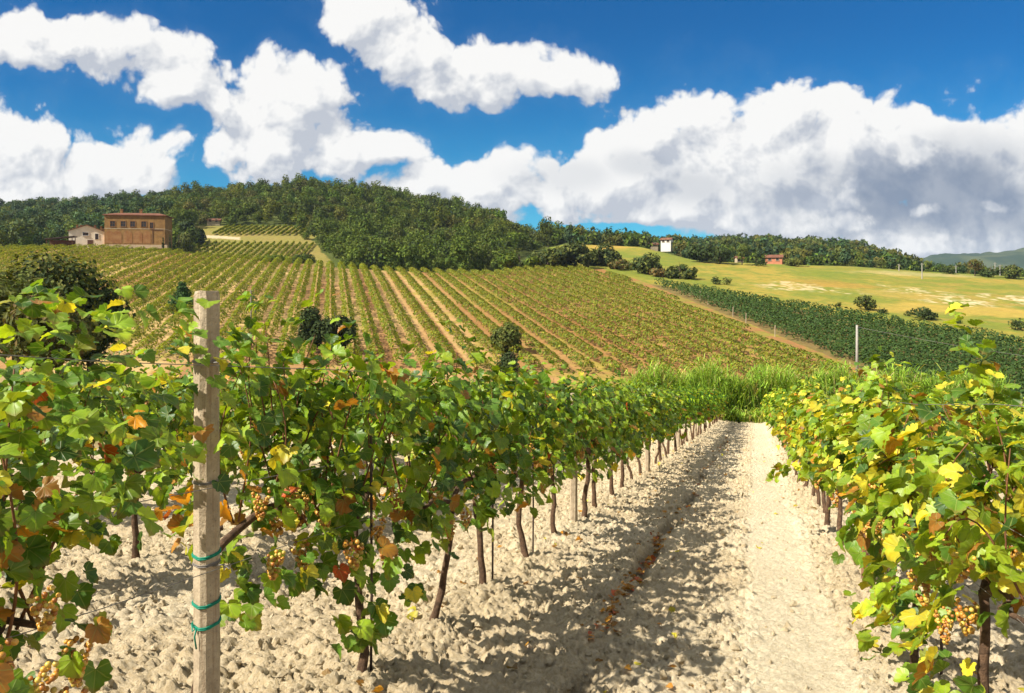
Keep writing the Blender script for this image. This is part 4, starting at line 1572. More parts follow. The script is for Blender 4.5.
def build_woods():
    protoL = [crown_arrays(50 + i, h, rx, -0.6, 620, 0.39, pal, 'round', 6) for i, (h, rx, pal) in enumerate(
        [(8, 3.4, WOODG), (7.5, 3.2, WOODG + LIGHTG[:1]), (9, 3.6, WOODG), (8, 3.4, DARKG + WOODG), (7, 3.3, OLIVE), (8.5, 3.0, LIGHTG + WOODG), (9.5, 3.0, WOODG)])]
    protoB = [crown_arrays(70 + i, h, rx, -0.4, 260, 0.55, pal, 'round', 6) for i, (h, rx, pal) in enumerate(
        [(9, 3.6, BLUEG), (10, 3.4, BLUEG + WOODG[:1]), (8.5, 3.5, BLUEG + OLIVE[:1]), (9.5, 3.2, DARKG)])]
    ridge = lambda px: float(np.interp(px, _pxs, _Yk[:, 4]))
    def condL(px, Y):
        if px < 548 and Y < float(crest(px)) + 14:
            return False
        if 192 < px < 318 - 0.55 * (Y - 290) + 9 * math.sin(Y * 0.5) and Y < 331:
            return False
        if 40 < px < 205 and Y < 262:
            return False
        if px > 505 and Y < 322 - (548 - px) * 1.2:
            return False
        return Y < ridge(px) + 16
    spots = scatter(30000, -45, 560, 222, 545, 4.3, 11, condL)
    spots.sort(key=lambda s: s[1])
    # the nearest, largest ones stand on their own
    hw = [s for s in spots if 150 < 512 + 800 * s[0] / s[1] < 560]
    ind = hw[:230]
    ids = set((s[0], s[1]) for s in ind)
    rest = [s for s in spots if (s[0], s[1]) not in ids]
    restA = [s for s in rest if s[1] + (512 + 800 * s[0] / s[1]) * 0.9 > 470 and (512 + 800 * s[0] / s[1]) > 170]
    setA = set((s[0], s[1]) for s in restA)
    restB = [s for s in rest if (s[0], s[1]) not in setA]
    tile_trees('forest', restA, protoL, 'dense green broadleaf wood covering the hill left of the middle')
    tile_trees('forest', restB, protoB[:3] + protoL[:2], 'darker bluish wood behind the farmhouse on the far left')
    meshes = [mesh_data('forest_tree', V, F, M_TREE, col=c) for V, F, c in protoL]
    rng = np.random.default_rng(9)
    for (x, y, s) in ind:
        o = link('forest_tree', meshes[int(rng.integers(0, len(meshes)))], None, (x, y, Hs(x, y) - 0.3))
        o.rotation_euler = (0, 0, rng.uniform(0, 6.28))
        o.scale = (s, s, s * rng.uniform(0.9, 1.15))
        px = 512 + 800 * x / y
        lab = ('leafy tree at the foot of the wood behind the hill vineyard' if px > 330 else 'leafy tree of the wood around the small terraced vineyard')
        tag(o, lab, 'tree', 'trees at the foot of the left wood')
    # right-hand hill
    mend = lambda px: float(np.interp(px, [548, 640, 700, 770, 850, 930, 1024, 1100], [326, 306, 274, 268, 262, 256, 250, 250]))
    def condR(px, Y):
        if Y < mend(px) + 3:
            return False
        if abs(px - 665) < 14 and Y < 400:
            return False
        if abs(px - 776) < 12 and Y < 330:
            return False
        return Y < ridge(px) + 25
    sp = scatter(26000, 552, 1060, 250, 660, 5.4, 21, condR)
    protoS = [crown_arrays(90 + i, h, rx, -1.2, 190, 0.72, pal, 'round', 5) for i, (h, rx, pal) in enumerate(
        [(7.5, 3.4, BLUEG), (7, 3.6, DARKG + WOODG), (8, 3.2, WOODG), (6.5, 3.4, OLIVE), (7, 3.3, BLUEG + WOODG)])]
    sp = [(x, y, q * (0.62 if 512 + 800 * x / y > 915 else 1.0)) for x, y, q in sp]
    sp.sort(key=lambda s: s[1])
    tile_trees('forest', sp[60:], protoS, 'dark wood on the low hill beyond the meadow at the right')
    m2 = [mesh_data('forest_tree', V, F, M_TREE, col=c) for V, F, c in protoS]
    for (x, y, s) in sp[:60]:
        o = link('forest_tree', m2[int(rng.integers(0, len(m2)))], None, (x, y, Hs(x, y) - 0.2))
        o.rotation_euler = (0, 0, rng.uniform(0, 6.28))
        s *= 0.75
        o.scale = (s, s, s)
        tag(o, 'tree of the dark wood along the upper edge of the meadow', 'tree', 'trees along the upper meadow edge')


build_woods()


def at(px, py, Y):
    u, w = uw(px, py)
    return u * Y, Y, EYE + w * Y


# ------------------------------------------------------------------ single trees and bushes
def build_single_trees():
    T = [
        # px, base y, height px, radius px, colours, shape, label
        (192, 245, 31, 15.5, DARKG, 'round', 'dark_tree', 'dark round tree right of the brown farmhouse'),
        (182, 312, 36, 15, [(0.03, 0.07, 0.015), (0.045, 0.09, 0.02)], 'cone', 'conical_tree', 'small green conical tree standing in the hill vineyard left of the front post'),
        (314, 352, 54, 17, DARKG, 'wide', 'dark_tree', 'very dark tree among the hill vine rows, left one of the touching pair'),
        (339, 354, 50, 16, DARKG, 'wide', 'dark_tree', 'very dark tree among the hill vine rows, right one of the touching pair'),
        (510, 373, 30, 15, DARKG, 'round', 'dark_bush', 'small dark bush at the lower end of the hill vineyard'),
        (508, 352, 38, 17, LIGHTG + OLIVE, 'round', 'pale_bush', 'pale olive bush just behind the small dark bush on the hill'),
        (548, 268, 30, 19, DARKG + OLIVE, 'wide', 'bush', 'leftmost dark bush of the hedge line above the hill vineyard'),
        (520, 270, 26, 18, WOODG, 'wide', 'bush', 'green bush joining the hedge line to the wooded hill'),
        (575, 268, 29, 17, DARKG + OLIVE, 'wide', 'bush', 'dark bush in the middle of the hedge line above the hill vineyard'),
        (600, 266, 26, 17, OLIVE + DARKG, 'wide', 'bush', 'bush at the right end of the hedge line above the hill vineyard'),
        (622, 270, 15, 14, AUTUMN + OLIVE, 'wide', 'bush', 'low brownish bush left of the three dark bushes at the meadow'),
        (648, 274, 24, 16, OLIVE + DARKG, 'round', 'bush', 'dark bush with a pointed top, left of the rounder one at the meadow'),
        (680, 279, 21, 17, DARKG + OLIVE, 'wide', 'bush', 'round dark bush with a shadow at the lower meadow edge'),
        (674, 250, 11, 6, DARKG + OLIVE, 'wide', 'bush', 'dark bush half hiding the white house'),
        (664, 277, 14, 12, AUTUMN, 'wide', 'bush', 'low reddish bush between the two dark bushes at the meadow'),
        (716, 284, 11, 7, DARKG, 'round', 'bush', 'small dark bush at the meadow edge, left of its close twin'),
        (727, 285, 10, 6, OLIVE, 'round', 'bush', 'small olive bush at the meadow edge, right of its close twin'),
        (866, 310, 18, 11, DARKG + OLIVE, 'round', 'bush', 'taller dark bush of the pair in the middle of the meadow'),
        (880, 313, 9, 8, DARKG, 'wide', 'bush', 'lower dark bush touching the taller one in the meadow'),
        (924, 319, 16, 12, DARKG, 'wide', 'bush', 'wide dark bush below the stony patches of the meadow'),
        (907, 316, 8, 5, OLIVE, 'round', 'bush', 'small olive bush left of the wide dark bush in the meadow'),
        (838, 306, 6, 4, OLIVE, 'round', 'bush', 'tiny bush in the meadow left of the dark pair'),
        (958, 323, 6, 4, DARKG, 'round', 'bush', 'tiny bush in the meadow right of the wide dark bush'),
        (1018, 330, 15, 9, DARKG, 'round', 'bush', 'dark bush at the right picture edge of the meadow'),
        (742, 265, 24, 7, LIGHTG, 'round', 'pale_tree', 'pale yellow-green tree left of the red-roofed house'),
        (757, 266, 10, 9, DARKG, 'wide', 'bush', 'low dark bush left of the red-roofed house'),
        (796, 266, 12, 11, OLIVE, 'wide', 'bush', 'olive bush right of the red-roofed house'),
        (810, 265, 24, 11, DARKG, 'round', 'dark_tree', 'dark tree right of the red-roofed house'),
        (702, 262, 24, 15, DARKG, 'wide', 'dark_tree', 'broad dark tree right of the white house'),
        (720, 264, 20, 12, DARKG, 'wide', 'dark_tree', 'broad dark tree left of the pale yellow-green tree'),
        (975, 276, 20, 9, AUTUMN + OLIVE, 'round', 'autumn_tree', 'brownish tree at the upper right edge of the meadow'),
        (990, 277, 15, 10, DARKG, 'wide', 'bush', 'dark bush right of the brownish tree at the meadow edge'),
        (1012, 279, 19, 12, OLIVE + DARKG, 'round', 'dark_tree', 'dark tree near the right picture edge at the meadow top'),
        (950, 274, 9, 9, DARKG, 'wide', 'bush', 'low bush left of the brownish tree at the meadow edge'),
        (15, 246, 14, 9, LIGHTG + OLIVE, 'round', 'bush', 'olive bush at the far left above the hill vineyard'),
        (42, 246, 20, 8, LIGHTG, 'round', 'pale_tree', 'pale green tree left of the open shed'),
        (58, 243, 10, 9, AUTUMN + OLIVE, 'wide', 'bush', 'brownish bush behind the open shed'),
        (106, 243, 9, 5, WOODG, 'round', 'bush', 'green bush between the cream house and the brown farmhouse'),
        (178, 243, 20, 9, WOODG, 'round', 'tree', 'green tree between the farmhouse and the dark round tree'),
        (275, 262, 10, 14, WOODG, 'wide', 'bush', 'green bush at the lower edge of the small terraced vineyard'),
        (300, 263, 11, 15, DARKG + WOODG, 'wide', 'bush', 'dark bush at the lower right edge of the small terraced vineyard'),
    ]
    for i, (px, by, hp, rp, cols, shape, name, lab) in enumerate(T):
        x, y = ground_at(px, by, 70, 420)
        k = y / 800.0
        h, r = hp * k, rp * k
        n = int(np.clip(hp * rp * 3.6, 160, 2400))
        big_tree(name, x, y, h, r, h * (-0.12 if name == 'dark_tree' or shape == 'cone' else 0.10 if 'tree' in name else -0.22), n, max(0.9 * k, 0.115 * r), cols, lab, 'tree' if 'tree' in name else 'bush', 3000 + i, shape, 11, 0.15)
    # tall thicket at the left edge, in the valley
    for i, (px, top, Y, r, cols, lab) in enumerate([(16, 250, 58, 4.6, OLIVE + LIGHTG[:1], 'big olive-brown thicket tree cut by the left picture edge'), (60, 236, 62, 4.4, DARKG + OLIVE, 'tall dark thicket tree at the left, highest of its clump'),
                                                    (90, 248, 64, 2.9, DARKG, 'dark slender thicket tree at the right end of the left clump'), (-30, 262, 60, 4.0, OLIVE, 'olive thicket tree mostly outside the left picture edge'),
                                                    (36, 280, 54, 3.6, OLIVE + AUTUMN[1:], 'brownish lower thicket bush in front of the left clump')]):
        x = (px - 512) / 800 * Y
        z0 = Hs(x, Y)
        h = EYE + (300 - top) / 800 * Y - z0
        big_tree('thicket_tree', x, Y, h, r, h * 0.10, 3200, 0.24, cols, lab, 'tree', 3300 + i, 'round', 13, 0.2)
    # slim dark trunks right of the farmhouse
    for i, (px, Y) in enumerate(((163, 226), (170, 226), (178, 227))):
        x = (px - 512) / 800 * Y
        lab = ['leftmost slim dark cypress trunk against the farmhouse side wall', 'slim dark cypress just right of the farmhouse', 'slim dark cypress between farmhouse and dark round tree'][i]
        big_tree('cypress', x, Y, 5.2 + 0.6 * i, 0.42, 0.3, 90, 0.34, DARKG, lab, 'tree', 3400 + i, 'cone', 5, 0.1)


build_single_trees()


# ------------------------------------------------------------------ reeds at the valley bottom
def build_reeds():
    rng = np.random.default_rng(31)
    V, F, K = [], [], []
    off = 0
    n = 8000
    for i in range(n):
        l = rng.uniform(-8.5, 13.0)
        t = 49.4 + 4.2 * rng.uniform() ** 1.2 + 0.5 * math.sin(l)
        x, y = lt2xy(l, t)
        z = near_z(x, y) - 0.05
        edge = min(1.0, (l + 8.6) / 2.6)
        h = rng.uniform(2.3, 3.5) * (0.55 + 0.45 * edge) * (1 + 0.12 * math.sin(l * 1.7) + 0.08 * math.sin(l * 4.1))
        az, bend = rng.uniform(0, 6.28), rng.uniform(0.15, 1.1)
        dx, dy = math.cos(az), math.sin(az)
        wx, wy = -dy, dx
        wd = rng.uniform(0.018, 0.04)
        if rng.uniform() < 0.16:          # low weeds thinning out towards the track
            t = 49.3 - 2.2 * rng.uniform() ** 2
            h *= 0.22
            x, y = lt2xy(l, t)
            z = near_z(x, y) - 0.02
        c = np.array([(0.20, 0.33, 0.032), (0.26, 0.38, 0.045), (0.15, 0.25, 0.028), (0.32, 0.36, 0.07), (0.36, 0.31, 0.12)][rng.choice(5, p=[.27, .27, .26, .12, .08])]) * rng.uniform(0.7, 1.25)
        k = np.array([0, 0.35, 0.65, 0.88, 1.0])
        out = bend * k ** 2.2
        ww = wd * np.array([0.7, 1, 1, 0.7, 0.05])
        cx, cy, cz = x + dx * out, y + dy * out, z + h * k * (1 - 0.12 * bend * k)
        a = np.stack([cx + wx * ww, cy + wy * ww, cz], 1)
        b = np.stack([cx - wx * ww, cy - wy * ww, cz], 1)
        V.append(np.concatenate([a, b]))
        F += [(off + j, off + j + 1, off + 5 + j + 1, off + 5 + j) for j in range(4)]
        K.append(np.tile(c, (10, 1)))
        off += 10
        for q in range(2):          # blades leaving the stem
            f = rng.uniform(0.35, 0.95)
            bx, by, bz = x + dx * bend * f ** 2.2, y + dy * bend * f ** 2.2, z + h * f
            a2 = rng.uniform(0, 6.28)
            L = rng.uniform(0.35, 0.8)
            px_, py_ = math.cos(a2), math.sin(a2)
            w2 = rng.uniform(0.018, 0.035)
            V.append(np.array([(bx - py_ * w2, by + px_ * w2, bz), (bx + py_ * w2, by - px_ * w2, bz), (bx + px_ * L * 0.55 + py_ * w2, by + py_ * L * 0.55 - px_ * w2, bz + L * 0.5),
                               (bx + px_ * L, by + py_ * L, bz + L * 0.42), (bx + px_ * L * 0.55 - py_ * w2, by + py_ * L * 0.55 + px_ * w2, bz + L * 0.5)]))
            F += [(off, off + 1, off + 2, off + 4), (off + 4, off + 2, off + 3, off + 3)]
            F[-1] = (off + 4, off + 2, off + 3)
            K.append(np.tile(c * rng.uniform(0.8, 1.3), (5, 1)))
            off += 5
    V, K = np.concatenate(V), np.concatenate(K)
    f4 = np.array([f for f in F if len(f) == 4])
    f3 = np.array([f for f in F if len(f) == 3])
    me = mesh_data('reeds', V, [f4, f3], M_LEAF_FAR, col=K)
    tag(link('reeds', me), 'band of tall bright green reeds at the end of the path', 'reeds', None, 'stuff')


build_reeds()


# ------------------------------------------------------------------ houses
M_BRICK = mat("farm_brick", (0.26, 0.150, 0.050), 0.9, 0.45, 0.9, 0.2, 0.15, alt=(0.17, 0.095, 0.034))
M_BRICK2 = mat("arch_infill", (0.20, 0.085, 0.030), 0.9, 0.45, 0.8, 0.2, 0.15, alt=(0.27, 0.15, 0.06))
M_ROOF = mat("roof_tiles", (0.20, 0.085, 0.050), 0.9, 0.4, 1.5, 0.4, 0.15)
M_CREAM = mat("cream_render", (0.80, 0.72, 0.56), 0.9, 0.15, 0.7)
M_ORANGE = mat("orange_render", (0.62, 0.25, 0.035), 0.9, 0.2, 0.7)
M_WHITE = mat("white_render", (0.62, 0.59, 0.53), 0.9, 0.1, 0.7)
M_DARK = mat("dark_glass", (0.03, 0.03, 0.035), 0.25, 0.4, 2)
M_DOOR = mat("door_wood", (0.13, 0.06, 0.03), 0.8, 0.4, 3)
M_STONE = mat("stone_trim", (0.42, 0.33, 0.21), 0.9, 0.3, 2)
M_SHEDR = mat("shed_roof", (0.055, 0.040, 0.035), 0.8, 0.4, 2)


def gable(mb, x0, x1, y0, y1, z0, zr, along='x', over=0.0, th=0.18):
    """pitched roof slabs with thickness, ridge along x or y"""
    def slab(a, b, c, d):
        V = [a, b, c, d] + [(p[0], p[1], p[2] + th) for p in (a, b, c, d)]
        mb.add(V, [(0, 3, 2, 1), (4, 5, 6, 7), (0, 1, 5, 4), (1, 2, 6, 5), (2, 3, 7, 6), (3, 0, 4, 7)])
    if along == 'x':
        ym = (y0 + y1) / 2
        s = (zr - z0) / (ym - y0)
        zo = z0 - s * over
        slab((x0 - over, y0 - over, zo), (x1 + over, y0 - over, zo), (x1 + over, ym - 0.002, zr), (x0 - over, ym - 0.002, zr))
        slab((x0 - over, ym + 0.002, zr), (x1 + over, ym + 0.002, zr), (x1 + over, y1 + over, zo), (x0 - over, y1 + over, zo))
    else:
        xm = (x0 + x1) / 2
        s = (zr - z0) / (xm - x0)
        zo = z0 - s * over
        slab((x0 - over, y0 - over, zo), (xm - 0.002, y0 - over, zr), (xm - 0.002, y1 + over, zr), (x0 - over, y1 + over, zo))
        slab((xm + 0.002, y0 - over, zr), (x1 + over, y0 - over, zo), (x1 + over, y1 + over, zo), (xm + 0.002, y1 + over, zr))


def window(parent, x, z, w, h, y, frame=M_STONE, sill=True):
    """window on a wall that faces -y at depth y"""
    f = MB()
    t = 0.14
    f.box(x - w / 2 - t, x - w / 2, y - 0.10, y + 0.05, z, z + h)
    f.box(x + w / 2, x + w / 2 + t, y - 0.10, y + 0.05, z, z + h)
    f.box(x - w / 2 - t, x + w / 2 + t, y - 0.10, y + 0.05, z + h, z + h + t)
    if sill:
        f.box(x - w / 2 - t - 0.05, x + w / 2 + t + 0.05, y - 0.16, y + 0.05, z - 0.13, z)
    o = f.build('window', frame, parent)
    g = MB()
    g.box(x - w / 2, x + w / 2, y - 0.03, y + 0.02, z, z + h)
    g.build('pane', M_DARK, o)
    b = MB()
    b.box(x - 0.04, x + 0.04, y - 0.07, y - 0.032, z, z + h)
    b.box(x - w / 2, x + w / 2, y - 0.068, y - 0.033, z + h * 0.55, z + h * 0.55 + 0.07)
    b.build('glazing_bars', M_DOOR, o)
    return o


def arch_panel(parent, x, w, h, y, m, name='arched_bay'):
    mb = MB()
    n = 10
    r = w / 2
    prof = [(x - r, 0.0), (x + r, 0.0)] + [(x + r * math.cos(math.pi * i / n), h - r + r * math.sin(math.pi * i / n)) for i in range(n + 1)]
    N = len(prof)
    V = [(a, y - 0.06, b) for a, b in prof] + [(a, y + 0.04, b) for a, b in prof]
    F = [tuple(range(N)), tuple(range(2 * N - 1, N - 1, -1))] + [(i, N + i, N + (i + 1) % N, (i + 1) % N) for i in range(N)]
    mb.add(V, F)
    return mb.build(name, m, parent)


def build_houses():
    # brown farmhouse on the brow
    Y = 236.0
    gx = (133.5 - 512) / 800 * Y
    z0 = EYE + (300 - 243.5) / 800 * Y
    e = empty('farmhouse', (gx, Y + 3.5, z0), R(8), 'big brown brick farmhouse with four small upper windows on the hill brow', 'house')
    W, D, Hh = 16.9, 7.6, 8.2
    b = MB()
    b.box(-W / 2, W / 2, -D / 2, D / 2, -2.5, Hh)
    b.build('wall', M_BRICK, e)
    r = MB()
    ov, zr = 0.45, Hh + 1.15
    x0, x1, y0, y1 = -W / 2 - ov, W / 2 + ov, -D / 2 - ov, D / 2 + ov
    zl = Hh + 0.02
    r.add([(x0, y0, zl), (x1, y0, zl), (x1, y1, zl), (x0, y1, zl), (x0, y0, zl + 0.22), (x1, y0, zl + 0.22), (x1, y1, zl + 0.22), (x0, y1, zl + 0.22), (x0 + 3.2, 0, zr), (x1 - 3.2, 0, zr)],
          [(0, 3, 2, 1), (0, 1, 5, 4), (1, 2, 6, 5), (2, 3, 7, 6), (3, 0, 4, 7), (4, 5, 9, 8), (5, 6, 9), (6, 7, 8, 9), (7, 4, 8)])
    ro = r.build('roof', M_ROOF, e)
    for cx in (-4.9, 0.6):
        c = MB()
        c.box(cx - 0.35, cx + 0.35, -0.35, 0.35, zr - 0.5, zr + 0.9)
        c.box(cx - 0.45, cx + 0.45, -0.45, 0.45, zr + 0.9, zr + 1.05)
        c.build('chimney', M_BRICK2, ro)
    for px in (112.5, 122.5, 131.5, 142.0):
        window(e, (px - 133.5) * W / 57.5, 4.9, 1.35, 1.6, -D / 2, M_BRICK2)
    window(e, (149.5 - 133.5) * W / 57.5, 4.5, 0.9, 1.7, -D / 2, M_BRICK2)
    for px, w in ((109.5, 2.2), (117, 2.4), (127, 2.5), (136.5, 2.5), (145, 2.2)):
        arch_panel(e, (px - 133.5) * W / 57.5, w, 3.7, -D / 2, M_BRICK2)
    d = MB()
    d.box((150.5 - 133.5) * W / 57.5 - 0.08, (150.5 - 133.5) * W / 57.5 + 0.08, -D / 2 - 0.12, -D / 2 + 0.02, 0, 4.3)
    d.box((150.5 - 133.5) * W / 57.5 - 0.4, (160.0 - 133.5) * W / 57.5, -D / 2 - 0.1, -D / 2 + 0.02, 3.9, 4.1)
    d.build('drainpipe', M_DOOR, e)
    s = MB()
    s.box(-W / 2 - 0.03, W / 2 + 0.03, -D / 2 - 0.05, D / 2 + 0.03, 4.25, 4.45)
    s.build('string_course', M_STONE, e)
    fl = MB()
    fl.box(-W / 2, W / 2 + 1.0, -D / 2 - 1.6, -D / 2 - 0.03, -1.5, -0.45)
    fl.build('terrace', M_STONE, e)

    # cream house
    Y = 240.0
    gx = (81.5 - 512) / 800 * Y
    z0 = EYE + (300 - 243.0) / 800 * Y
    e = empty('cream_house', (gx, Y + 4.0, z0), R(20), 'low cream house with an orange side wing left of the brown farmhouse', 'house')
    W, D = 9.6, 7.0
    zl, zr = 3.6, 5.4
    b = MB()
    V = [(-W / 2, -D / 2, -2), (W / 2, -D / 2, -2), (W / 2, -D / 2, zl), (0, -D / 2, zr), (-W / 2, -D / 2, zl)]
    V += [(x, D / 2, z) for x, y, z in V]
    b.add(V, [(0, 1, 2, 3, 4), (9, 8, 7, 6, 5), (0, 5, 6, 1), (1, 6, 7, 2), (4, 9, 5, 0), (2, 7, 8, 3), (3, 8, 9, 4)])
    b.build('wall', M_CREAM, e)
    r = MB()
    gable(r, -W / 2, W / 2, -D / 2, D / 2, zl + 0.02, zr + 0.02, 'y', 0.35)
    ro = r.build('roof', M_ROOF, e)
    for (cx, cy, hh) in ((-3.2, 1.0, 1.5), (-2.3, 2.2, 1.2), (1.6, 1.5, 1.0), (3.4, 0.5, 1.3), (4.0, 1.6, 1.0)):
        c = MB()
        zb = zr - (zr - zl) * abs(cx) / (W / 2)
        c.box(cx - 0.28, cx + 0.28, cy - 0.28, cy + 0.28, zb - 0.2, zb + hh)
        c.box(cx - 0.36, cx + 0.36, cy - 0.36, cy + 0.36, zb + hh, zb + hh + 0.12)
        c.build('chimney', M_BRICK2, ro)
    window(e, -0.3, 2.3, 1.5, 0.9, -D / 2, M_WHITE)
    window(e, 2.7, 1.2, 0.85, 1.7, -D / 2, M_WHITE, sill=False)
    d = MB()
    d.box(0.2, 1.7, -D / 2 - 0.05, -D / 2 + 0.02, -0.6, 1.0)
    d.build('door', M_DOOR, e)
    g = MB()
    g.box(W / 2 + 0.003, W / 2 + 2.1, -D / 2 - 0.4, D / 2 - 1.0, -2, 3.0)
    g.add([(W / 2 + 0.003, -D / 2 - 0.6, 3.3), (W / 2 + 2.3, -D / 2 - 0.6, 2.9), (W / 2 + 2.3, D / 2 - 0.8, 2.9), (W / 2 + 0.003, D / 2 - 0.8, 3.3),
           (W / 2 + 0.003, -D / 2 - 0.6, 3.45), (W / 2 + 2.3, -D / 2 - 0.6, 3.05), (W / 2 + 2.3, D / 2 - 0.8, 3.05), (W / 2 + 0.003, D / 2 - 0.8, 3.45)],
          [(0, 3, 2, 1), (4, 5, 6, 7), (0, 1, 5, 4), (1, 2, 6, 5), (2, 3, 7, 6), (3, 0, 4, 7)])
    g.build('side_wing', M_ORANGE, e)
    # open shed
    Y = 234.0
    gx = (61 - 512) / 800 * Y
    z0 = EYE + (300 - 245.0) / 800 * Y
    e = empty('open_shed', (gx, Y, z0), R(12), 'low open shed with a dark sloping roof left of the cream house', 'shed')
    for i, (sx, sy) in enumerate(((-3.4, -1.4), (3.4, -1.4), (-3.4, 1.4), (3.4, 1.4))):
        m = MB()
        m.box(sx - 0.08, sx + 0.08, sy - 0.08, sy + 0.08, -1.5, 1.6 if sx < 0 else 2.3)
        m.build('post', M_DOOR, e)
    m = MB()
    m.add([(-3.9, -1.9, 1.55), (3.9, -1.9, 2.42), (3.9, 1.9, 2.42), (-3.9, 1.9, 1.55), (-3.9, -1.9, 1.75), (3.9, -1.9, 2.62), (3.9, 1.9, 2.62), (-3.9, 1.9, 1.75)],
          [(0, 3, 2, 1), (4, 5, 6, 7), (0, 1, 5, 4), (1, 2, 6, 5), (2, 3, 7, 6), (3, 0, 4, 7)])
    m.build('roof', M_SHEDR, e)
    m = MB()
    m.box(-3.3, 3.3, 1.3, 1.38, -1.4, 1.5)
    m.build('back_wall', M_DOOR, e)

    def cottage(px, py, Y, W, D, Hw, rise, wallm, label, name, rz, wing=None):
        x = (px - 512) / 800 * Y
        z0 = EYE + (300 - py) / 800 * Y
        e = empty(name, (x, Y, z0), rz, label, 'house')
        b = MB()
        V = [(-W / 2, -D / 2, -3), (W / 2, -D / 2, -3), (W / 2, -D / 2, Hw), (-W / 2, -D / 2, Hw)]
        V2 = [(x_, D / 2, z_) for x_, y_, z_ in V]
        b.add(V + V2 + [(-W / 2, 0, Hw + rise), (W / 2, 0, Hw + rise)], [(0, 1, 2, 3), (5, 4, 7, 6), (1, 5, 6, 9, 2), (4, 0, 3, 8, 7), (2, 9, 8, 3), (6, 7, 8, 9)])
        b.build('wall', wallm, e)
        r = MB()
        gable(r, -W / 2, W / 2, -D / 2, D / 2, Hw + 0.02, Hw + rise + 0.02, 'x', 0.4)
        r.build('roof', M_ROOF, e)
        for k in (-0.25, 0.22):
            window(e, W * k, Hw * 0.5, 0.9, 1.1, -D / 2, M_STONE)
        return e
    cottage(667, 244.5, 330, 4.2, 3.4, 1.9, 0.7, M_WHITE, 'white house with a red roof at the edge of the wood beyond the meadow', 'white_house', R(-28))
    cottage(652, 247, 333, 4.2, 3.4, 1.0, 0.6, M_STONE, 'low stone outbuilding left of the white house', 'outbuilding', R(5))
    cottage(774, 264, 285, 5.6, 4.6, 2.2, 0.9, mat("salmon_render", (0.52, 0.20, 0.10), 0.9, 0.2, 0.7), 'small salmon house with a red roof at the top of the meadow', 'red_house', R(-20))
    cottage(739, 265, 272, 2.2, 2.0, 2.3, 0.5, M_STONE, 'tiny stone hut at the meadow top left of the salmon house', 'stone_hut', R(10))
    cottage(214, 224, 333, 5.0, 4.0, 1.4, 0.7, M_STONE, 'small pale stone house between trees above the terraced vineyard', 'stone_house', R(15))


build_houses()


# ------------------------------------------------------------------ poles and power wire
M_POLE = mat("pole_concrete", (0.34, 0.31, 0.27), 0.85, 0.2, 3)
M_POLED = mat("pole_wood", (0.17, 0.14, 0.11), 0.85, 0.3, 3)


def build_poles():
    Y = 92.0
    x, _, _ = at(857, 0, Y)
    z0, zt = Hs(x, Y), EYE + (300 - 325) / 800 * Y
    e = empty('utility_pole', (x, Y, z0), 0, 'pale concrete utility pole standing behind the reeds at the dark vineyard', 'pole')
    mb = MB()
    mb.tube([(0, 0, -0.5), (0, 0, (zt - z0) * 0.5), (0, 0, zt - z0)], [0.17, 0.145, 0.12], 10)
    mb.build('shaft', M_POLE, e, True)
    mb = MB()
    mb.tube([(0.0, -0.16, zt - z0 - 0.35), (0.28, -0.16, zt - z0 - 0.35)], 0.05, 6)
    mb.tube([(0.28, -0.16, zt - z0 - 0.42), (0.28, -0.16, zt - z0 - 0.2)], 0.07, 8)
    mb.build('insulator', M_DARK, e, True)
    a = np.array([x + 0.28, Y - 0.16, zt - 0.28])
    b = np.array(at(1100, 366, 80.0))
    k = np.linspace(0, 1, 24)
    pts = a[None] * (1 - k[:, None]) + b[None] * k[:, None]
    pts[:, 2] -= 1.2 * 0.9 * k * (1 - k)
    mb = MB()
    mb.tube(pts, 0.016, 5)
    tag(mb.build('power_wire', M_WIRE, None, True), 'thin pale power wire running right from the concrete utility pole', 'wire')
    # slim pole and white meter box on the hill
    x, Y = ground_at(251, 346, 80, 180)
    h = 56 * Y / 800
    e = empty('thin_pole', (x, Y, Hs(x, Y)), 0, 'thin grey pole among the hill vine rows, right of the front post', 'pole')
    mb = MB()
    mb.tube([(0, 0, -0.3), (0, 0, h)], [0.10, 0.07], 8)
    mb.build('shaft', M_POLED, e, True)
    mb = MB()
    mb.tube([(-0.3, 0, h - 0.15), (0.3, 0, h - 0.15)], 0.04, 6)
    mb.build('crossarm', M_POLED, e, True)
    x2, Y2 = ground_at(245, 347, 80, 180)
    e = empty('meter_box', (x2, Y2 - 0.3, Hs(x2, Y2)), R(10), 'small white box on a stand beside the thin grey pole', 'box')
    mb = MB()
    mb.box(-0.42, 0.42, -0.2, 0.2, 0.45, 1.15)
    mb.build('case', M_WHITE, e)
    mb = MB()
    mb.box(-0.26, 0.22, -0.225, -0.203, 0.58, 1.0)
    mb.build('panel', M_DARK, e)
    mb = MB()
    mb.box(-0.06, 0.06, -0.06, 0.06, -0.2, 0.447)
    mb.build('stand', M_POLED, e)
    # poles along the top of the meadow
    for i, (px, by, hp) in enumerate(((899, 271, 7), (922, 279, 16), (956, 272, 8), (995, 275, 13), (1000, 275, 11))):
        x, Y = ground_at(px, by, 150, 300)
        h = hp * Y / 800
        lab = ['short pale pole at the meadow top, leftmost of the far poles', 'tall thin pole standing in the upper meadow', 'short pole left of the brownish tree at the meadow top',
               'taller pale pole right of the brownish tree, left of a close pair', 'pale pole right of the brownish tree, right of a close pair'][i]
        e = empty('utility_pole', (x, Y, Hs(x, Y)), 0, lab, 'pole', 'poles along the upper meadow')
        mb = MB()
        mb.tube([(0, 0, -0.3), (0, 0, h)], [0.14, 0.10], 6)
        mb.tube([(-0.5, 0, h - 0.3), (0.5, 0, h - 0.3)], 0.05, 5)
        mb.build('shaft', M_POLE, e)


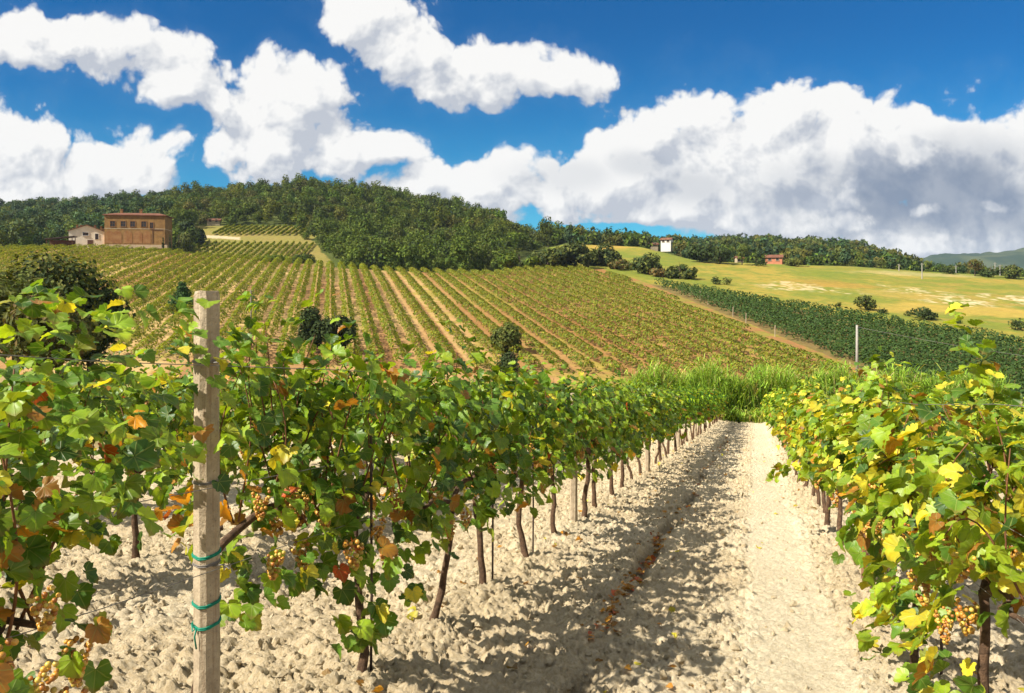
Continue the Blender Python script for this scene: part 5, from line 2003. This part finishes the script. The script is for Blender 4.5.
build_poles()


# ------------------------------------------------------------------ far mountain
def build_far():
    rng = np.random.default_rng(3)
    prof = [(840, 292), (880, 277), (905, 265), (945, 256), (975, 255), (1000, 252), (1024, 247), (1080, 241), (1180, 247), (1300, 262), (1500, 285)]
    xs = np.linspace(820, 1500, 260)
    top = np.interp(xs, [p[0] for p in prof], [p[1] for p in prof])
    Y0 = 1900.0
    ks = np.linspace(0, 1, 30)
    V = np.zeros((len(xs), 60, 3))
    for j in range(60):
        k = j / 59.0
        depth = Y0 - 500 + 1000 * k
        prof_k = math.sin(k * math.pi) ** 1.2
        x = (xs - 512) / 800 * Y0
        zt = EYE + (300 - top) / 800 * Y0
        nz = (fbm(x / 120, np.full_like(x, depth / 120), 9, 4) - 0.5) * 22 + (fbm(x / 18, np.full_like(x, depth / 18), 19, 3) - 0.5) * 9
        V[:, j, 0] = x
        V[:, j, 1] = depth
        V[:, j, 2] = -12 + (zt + 12) * prof_k + nz * prof_k
    idx = np.arange(len(xs) * 60).reshape(len(xs), 60)
    Q = np.stack([idx[:-1, :-1], idx[1:, :-1], idx[1:, 1:], idx[:-1, 1:]], -1).reshape(-1, 4)
    n = fbm(V[..., 0] / 60, V[..., 1] / 60, 33, 4)
    c = np.array([0.025, 0.045, 0.025]) + (np.array([0.06, 0.075, 0.035]) - np.array([0.025, 0.045, 0.025])) * sstep(0.4, 0.65, n)[..., None]
    me = mesh_data('hills', V.reshape(-1, 3), Q, M_TERRAIN, col=c.reshape(-1, 3), smooth=True)
    tag(link('hills', me), kind='structure')


build_far()

def build_haze():
    mb = MB()
    mb.box(-3600, 3600, -3600, 3600, -120, 190)
    m = bpy.data.materials.new("haze")
    m.use_nodes = True
    nt = m.node_tree
    nt.nodes.remove(nt.nodes['Principled BSDF'])
    v = nt.nodes.new('ShaderNodeVolumePrincipled')
    v.inputs['Color'].default_value = (0.62, 0.78, 1.0, 1)
    v.inputs['Density'].default_value = 0.00007
    nt.links.new(v.outputs[0], nt.nodes['Material Output'].inputs['Volume'])
    tag(mb.build('haze', m), 'thin blue haze over the valley', 'haze', None, 'stuff')


build_haze()
